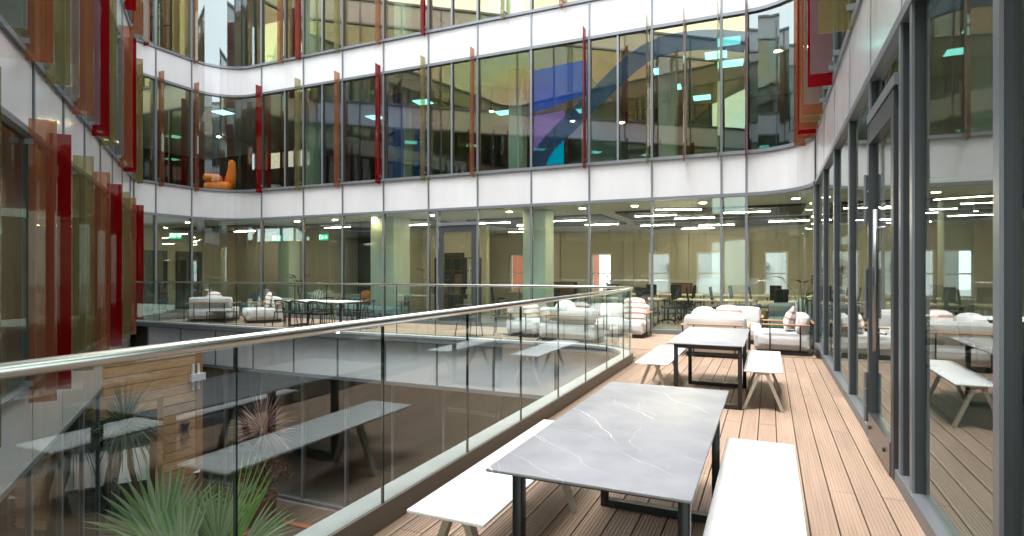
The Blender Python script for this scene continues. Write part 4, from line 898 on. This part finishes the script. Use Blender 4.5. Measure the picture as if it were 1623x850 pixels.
shrub('low_shrub', 'bushy green shrub right of the palm, under the balustrade', (-8.7, 8.3, FL0 + 0.2), 0.5, 0.5, 600, 0.10, 'shrub_leaf', 24)
def house_plant(label, loc, h, n_, seed, spread=0.5):
    rnd = random.Random(seed); t = thing('potted_plant', label, 'plant', loc, 0, 'indoor plants')
    MB().lathe([(0.15, 0), (0.18, 0.3), (0.19, 0.32), (0.16, 0.32)], 14).build('pot', 'white_plastic', t); st = MB(); lf = MB()
    for i in range(n_):
        a = rnd.uniform(0, 2 * PI); q = rnd.uniform(0.15, 1) * spread; z = rnd.uniform(0.55, 1) * h
        st.tube([(0, 0, 0.3), (math.cos(a) * q * 0.4, math.sin(a) * q * 0.4, z * 0.75), (math.cos(a) * q, math.sin(a) * q, z)], [0.009, 0.007, 0.004], 5)
        blade(lf, (math.cos(a) * q * 0.9, math.sin(a) * q * 0.9, z - 0.02), (math.cos(a), math.sin(a), 0.5), (0, 0, 1), 0.34, 0.2, 0.3, 0.15, 4)
    st.build('stems', 'house_leaf', t); lf.build('foliage', 'house_leaf', t)
house_plant('leafy indoor plant behind the glass left of the dark door', (-9.95, 16.3, 0), 1.75, 11, 31)
house_plant('leafy indoor plant behind the curved pane at the right corner', (0.75, 16.0, 0), 1.5, 10, 32)
house_plant('leafy indoor plant behind the curved pane at the left corner', (-16.7, 17.2, 0), 1.45, 10, 33)
house_plant('small plant on the sill below the second brick view window', (-6.6, 25.2, 0.5), 0.95, 6, 34, 0.25)
# indoor sofas along the rear glass
for (X, lab, cl_, m_) in ((-18.0, 'blue indoor sofa behind the curved left corner pane', 'pale cushion on the indoor sofa at the left corner', 'cushion_plain'), (-15.4, 'blue indoor sofa behind the armchair beside the dining set', 'navy striped cushion on the indoor sofa behind the armchair', 'cushion_navy'), (-13.2, 'blue indoor sofa behind the far dining table', 'orange cushion on the indoor sofa behind the far dining table', 'cushion_orange'), (-11.9, 'blue indoor armchair behind the right end of the far dining table', 'navy striped cushion behind the right end of the far dining table', 'cushion_navy'), (0.6, 'grey blue indoor sofa behind the sideways armchair at the right corner', 'navy striped cushion on the indoor sofa behind the right corner', 'cushion_navy')):
    Y = 16.3
    lounge(lab, (X, Y, 0), R(0), 1.25, 0.9, fabric='blue_fabric', back='blue_fabric', group='blue indoor seats along the rear glass')
    cushion(cl_, (X + 0.25, Y + 0.12, 0.66), 0, -12, m_, 0.44)

# ------------------------------------------------------------------ upper storeys: lights, film graphic, orange chair
pl0 = thing('panel_light', 'flat glowing ceiling panel light on the first floor', 'light', (-1.0, 16.6, 7.79), R(3), 'flat ceiling panels of the first floor')
MB().box(-0.32, 0.32, -0.32, 0.32, 0.012, 0.05).build('frame', 'window_white', pl0); MB().box(-0.29, 0.29, -0.29, 0.29, 0.0, 0.0115).build('diffuser', 'panel_light', pl0)
for (x, y) in ((-1.0, 18.4), (-3.0, 18.2), (-3.0, 20.0), (-2.2, 21.6), (-1.4, 17.5), (-11.6, 18.0), (-9.5, 20.5), (-14.5, 19.0), (-19.5, 16), (-6.5, 21.5), (1.2, 17.0), (1.4, 19.4)): dup(pl0, (x, y, 7.79), R(3), pl0['label'])
for (x, y) in ((2.6, 10.5), (2.6, 8.0), (2.6, 5.4), (2.6, 2.9), (2.6, 0.4), (4.6, 9.2), (4.6, 4.2)): dup(pl0, (x, y, 7.79), R(0), 'flat glowing ceiling panel light on the upper floor of the right wing', 'flat ceiling panels of the right wing')
for (x, y) in ((-15.8, 17), (-12.8, 18), (-9.8, 17), (-6.8, 18), (-3.8, 17), (-0.8, 18), (-19.5, 15)): dup(pl0, (x, y, 12.22), R(0), 'flat glowing ceiling panel light on the top floor', 'flat ceiling panels of the top floor')
for s in (4.0, 7.0, 10.0, 13.0, 16.5, 19.5):
    p, nn, t_ = leftp.frame(s); q = p - nn * 2.2
    dup(pl0, (q.x, q.y, 7.79), R(-38), 'flat glowing ceiling panel light on the first floor of the left wing', 'flat ceiling panels of the left wing')
def pendant(label, loc):
    t = thing('pendant_lamp', label, 'lamp', loc, 0, 'warm pendant lamps on the first floor')
    MB().lathe([(0.03, 0.16), (0.08, 0.12), (0.13, 0.0), (0.12, 0.0), (0.07, 0.11), (0.02, 0.15)], 16).build('shade', 'frame_dark', t); MB().lathe([(0.001, -0.01), (0.05, 0.01), (0.06, 0.05), (0.03, 0.09)], 12).build('bulb', 'warm_lamp', t)
    MB().tube([(0, 0, 0.15), (0, 0, 7.85 - loc[2])], 0.006, 5).build('cable', 'black_metal', t)
for lab, loc in (('warm pendant lamp behind the blue film panel', (-5.4, 16.6, 6.1)), ('warm pendant lamp behind the pane left of the blue film', (-7.3, 17.2, 6.7)), ('warm pendant lamp right of the bright blue film', (-4.0, 17.0, 6.0)), ('warm pendant lamp behind the first floor pane above the dark door', (-8.6, 17.6, 7.0)), ('warm pendant lamp over the orange armchair', (-18.75, 15.2, 6.6)), ('warm pendant lamp behind the curved right corner pane', (0.2, 16.2, 7.2))): pendant(lab, loc)
g = thing('window_film', 'blue film graphic, a looping band stuck inside the first floor panes', 'window film', (-5, YM + 0.018, 4.5))
def film(name, mat, pts2, y=0.0):
    k = len(pts2); vs = [(x + 5, y, z - 4.5) for x, z in pts2] + [(x + 5, y + 0.003, z - 4.5) for x, z in pts2]
    bm = bmesh.new(); vv = [bm.verts.new(v) for v in vs]
    bm.faces.new(vv[:k]); bm.faces.new(list(reversed(vv[k:])))
    for i in range(k): bm.faces.new((vv[i], vv[(i + 1) % k], vv[k + (i + 1) % k], vv[k + i]))
    bmesh.ops.recalc_face_normals(bm, faces=bm.faces); bmesh.ops.triangulate(bm, faces=[f for f in bm.faces if len(f.verts) > 4]); me = bpy.data.meshes.new(name); bm.to_mesh(me); bm.free(); me.materials.append(M[mat]); put(name, me, g)
def band(cl_, w):
    L = []; Rr = []
    for i, p in enumerate(cl_):
        a = Vector(cl_[max(i - 1, 0)]); b_ = Vector(cl_[min(i + 1, len(cl_) - 1)]); d = (b_ - a).normalized(); nn = Vector((-d.y, d.x))
        L.append(tuple(Vector(p) + nn * w / 2)); Rr.append(tuple(Vector(p) - nn * w / 2))
    return L + list(reversed(Rr))
line = [(-5.98, 4.53), (-5.85, 4.85), (-5.62, 5.15), (-5.2, 5.5), (-4.7, 5.92), (-4.2, 6.34), (-3.7, 6.76), (-3.3, 7.06), (-2.95, 7.26), (-2.55, 7.38), (-2.1, 7.42), (-1.6, 7.40), (-1.1, 7.32), (-0.5, 7.16)]
film('film_band', 'film_blue', band(line, 0.50))
film('film_panel', 'film_bright_blue', [(-6.08, 7.26), (-6.08, 6.08), (-4.5, 6.38), (-4.5, 7.34)], 0.006)
film('film_panel', 'film_violet', [(-6.08, 5.36), (-6.08, 4.92), (-5.82, 5.24), (-5.3, 5.72), (-5.15, 5.9), (-5.15, 6.02), (-6.08, 5.98)], 0.006)
film('film_panel', 'film_cyan', [(-5.70, 4.56), (-5.60, 4.85), (-5.40, 5.06), (-5.18, 5.24), (-5.18, 4.56)], 0.006)
g2 = thing('blue_drape', 'blue translucent panel hanging behind the first floor panes above the dining set', 'panel', (-10.9, YM + 0.5, 4.46))
MB().box(-0.5, 0.1, 0, 0.02, 0, 2.9).build('panel', 'film_bright_blue', g2); MB().box(0.5, 1.1, 0.02, 0.04, 0, 1.9).build('panel', 'film_bright_blue', g2)
# orange chair at the curved corner of the first floor
t = thing('lounge_chair', 'orange armchair with tall rounded back behind the curved first floor pane', 'armchair', (-18.42, 14.93, 4.44), R(40)); t.scale = (0.95, 0.95, 0.95)
rbox('seat', 'orange_plush', (0.95, 0.8, 0.42), (0, 0, 0.23), 0.18, t, 5); rbox('seat_cushion', 'orange_plush', (0.62, 0.7, 0.30), (-0.18, -0.08, 0.56), 0.14, t, 5)
MB().tube([(0.36, 0.1, 0.3), (0.42, 0.1, 0.7), (0.46, 0.1, 1.0), (0.45, 0.1, 1.25), (0.43, 0.1, 1.33)], [0.22, 0.19, 0.15, 0.13, 0.05], 14).build('backrest', 'orange_plush', t, smooth=True)
house_plant('green indoor plant behind the first floor panes right of the orange chair', (-16.6, 15.9, 4.45), 1.7, 13, 36, 0.6)
house_plant('trailing plant hanging high behind the top floor pane at the left', (-19.0, 12.8, 8.95), 1.5, 12, 35)

# ------------------------------------------------------------------ beyond the office: houses seen through the back windows
bh = thing('brick_house', 'red brick house with white bands beyond the office windows', 'house', (-12, 33, 0))
MB().box(-9, 1.8, 0, 4, -6, 12).build('wall', 'brick', bh)
for z in [-0.2 + 0.42 * i for i in range(14)]:
    for x in (-6.8, -4.4, -1.9, 0.6): MB().box(x, x + 0.95, -0.03, -0.002, z, z + 0.2).build('stone_band', 'stucco', bh)
wh = thing('white_house', 'white stucco house with arched window hood beyond the office windows', 'house', (-5, 33, 0))
MB().box(-1.2, 14, 0, 4, -6, 12).build('wall', 'stucco', wh)
for X in (0.6, 4.2, 7.8):
    w_ = MB().box(X - 0.5, X + 0.5, -0.05, -0.003, -0.2, 1.75).build('window', 'interior_dark', wh)
    MB().box(X - 0.47, X + 0.47, -0.08, -0.052, 0.75, 0.82).build('glazing_bar', 'stucco', w_)
    MB().box(X - 0.85, X + 0.85, -0.28, -0.003, 1.86, 1.98).build('hood', 'trim_stone', wh)
    hb = MB()
    pts = [(X - 0.85 + 1.7 * i / 12, 1.98 + 0.38 * math.sin(PI * i / 12)) for i in range(13)]
    hb.add([(x, -0.26, z) for x, z in pts] + [(x, -0.003, z) for x, z in pts], [tuple(range(13)), tuple(range(25, 12, -1))] + [(i, i + 1, i + 14, i + 13) for i in range(12)]); hb.build('pediment', 'trim_stone', wh, fix=True)
    for s in (-1, 1): MB().box(X + s * 0.68 - 0.09, X + s * 0.68 + 0.09, -0.22, -0.003, 1.5, 1.855).build('bracket', 'trim_stone', wh)
for z in [0.2 + 0.32 * i for i in range(12)]: MB().box(5.6, 6.2, -0.04, -0.003, z, z + 0.27).build('quoin', 'stucco', wh)

# ------------------------------------------------------------------ sunken courtyard
struct(MB().box(-300, 300, -300, 300, -6.4, -6.2).build('ground', 'slab'))
cf = struct(MB().box(-19, -1.5, -1.5, 12, FL0 - 0.35, FL0 - 0.03).build('courtyard_floor', 'stone_floor'))
bd = MB().box(-0.068, 0.068, 0, 1, -0.026, 0).mesh('floor_board', 'timber_dark')
x = -14.4; k = 0
while x < -3:
    o = put('floor_board', bd, cf, (x, max(4.4, 6.5 - (x + 9) * 0.2) + (k % 3) * 0.0, FL0 - 0.002), 0); o.scale = (1, 11.35 - o.location.y, 1); x += 0.146; k += 1
# raised timber edging with planting bed
pb = thing('planting_bed', 'reddish timber edged planting bed between palm and glass wall', 'planter', (-9.3, 9.0, FL0))
for a, b_ in (((-1.2, -1.0), (1.2, -1.0)), ((-1.2, 1.0), (1.2, 1.0)), ((-1.2, -1.0), (-1.2, 1.0)), ((1.2, -1.0), (1.2, 1.0))): MB().bar((a[0], a[1], 0.13), (b_[0], b_[1], 0.13), 0.14 if a[1] == b_[1] else 0.138, 0.24 if a[1] == b_[1] else 0.236).build('edge_board', 'timber_red', pb)
MB().box(-1.12, 1.12, -0.92, 0.92, 0.003, 0.2).build('soil', 'soil', pb)
# timber portal
PX = -13.75
tp = thing('timber_portal', 'weathered timber clad portal wall with a wide opening, in the sunken court', 'portal', (PX, 9.4, FL0))
ya, yb, yo = 7.95 - 9.4, 10.66 - 9.4, 9.42 - 9.4        # left end, right end, edge of the opening
top, lint = 3.96, 2.62
MB().box(-0.28, -0.05, yo + 0.05, yb - 0.02, 0.01, lint - 0.01).build('core', 'gasket', tp); MB().box(-0.28, -0.05, ya, yb - 0.02, lint, top).build('core', 'gasket', tp)
z = lint; bz = 0.235
while z < top - 0.05:
    MB().box(-0.049, -0.012, ya, yb - 0.20, z + 0.008, min(z + bz - 0.008, top)).build('board', 'timber_clad', tp); z += bz
z = 0.02
while z < lint - 0.02:
    MB().box(-0.049, -0.012, yo + 0.16, yb - 0.20, z + 0.008, z + bz - 0.008).build('board', 'timber_clad', tp); z += bz
MB().box(-0.3, 0.0, yo, yo + 0.15, 0.0, lint + 0.25).build('post', 'timber_trim', tp); MB().box(-0.3, 0.0, yb - 0.19, yb, 0.0, top + 0.02).build('post', 'timber_trim', tp)
wlamp = thing('wall_lamp', 'white bracket fixture with two upright bars on the timber portal', 'lamp', (PX + 0.01, 10.42, FL0 + 3.24))
MB().box(0.06, 0.16, -0.20, 0.20, -0.09, 0.09).build('housing', 'white_plastic', wlamp)
for yy in (-0.075, 0.085): MB().box(0.0, 0.058, yy - 0.02, yy + 0.02, -0.34, 0.34).build('bar', 'white_plastic', wlamp)
lt = thing('lantern', 'small dark waisted lantern on the timber pillar', 'lantern', (PX + 0.09, 10.1, FL0 + 1.72))
MB().lathe([(0.10, 0), (0.11, 0.02), (0.05, 0.22), (0.055, 0.26), (0.12, 0.40), (0.11, 0.41)], 14).build('body', 'lantern_metal', lt, smooth=False); MB().box(-0.09, 0.0, -0.02, 0.02, 0.18, 0.22).build('bracket', 'lantern_metal', lt)
# grey louvred vent box with sloping white hood between portal and left wing
vb = thing('vent_box', 'grey louvred vent box with sloping white top behind the portal opening', 'vent', (-14.85, 10.0, FL0), math.atan2(LN.y, LN.x))
MB().box(-0.62, 1.1, -0.55, 0.55, 0.0, 0.72).build('casing', 'louvre_grey', vb)
for i in range(6): MB().add([(-0.58, -0.56, 0.10 + i * 0.1), (1.06, -0.56, 0.10 + i * 0.1), (1.06, -0.60, 0.05 + i * 0.1), (-0.58, -0.60, 0.05 + i * 0.1)], [(0, 1, 2, 3)]).box(-0.58, 1.06, -0.59, -0.552, 0.05 + i * 0.1, 0.075 + i * 0.1).build('slat', 'louvre_grey', vb)
MB().add([(-0.66, -0.62, 0.722), (1.14, -0.62, 0.722), (1.14, 0.6, 0.722), (-0.66, 0.6, 0.722), (-0.66, 0.5, 1.25), (1.14, 0.5, 1.25), (1.14, 0.6, 1.25), (-0.66, 0.6, 1.25)], [(0, 3, 2, 1), (0, 1, 5, 4), (4, 5, 6, 7), (2, 3, 7, 6), (1, 2, 6, 5), (3, 0, 4, 7)]).build('hood', 'hood_white', vb, fix=True)
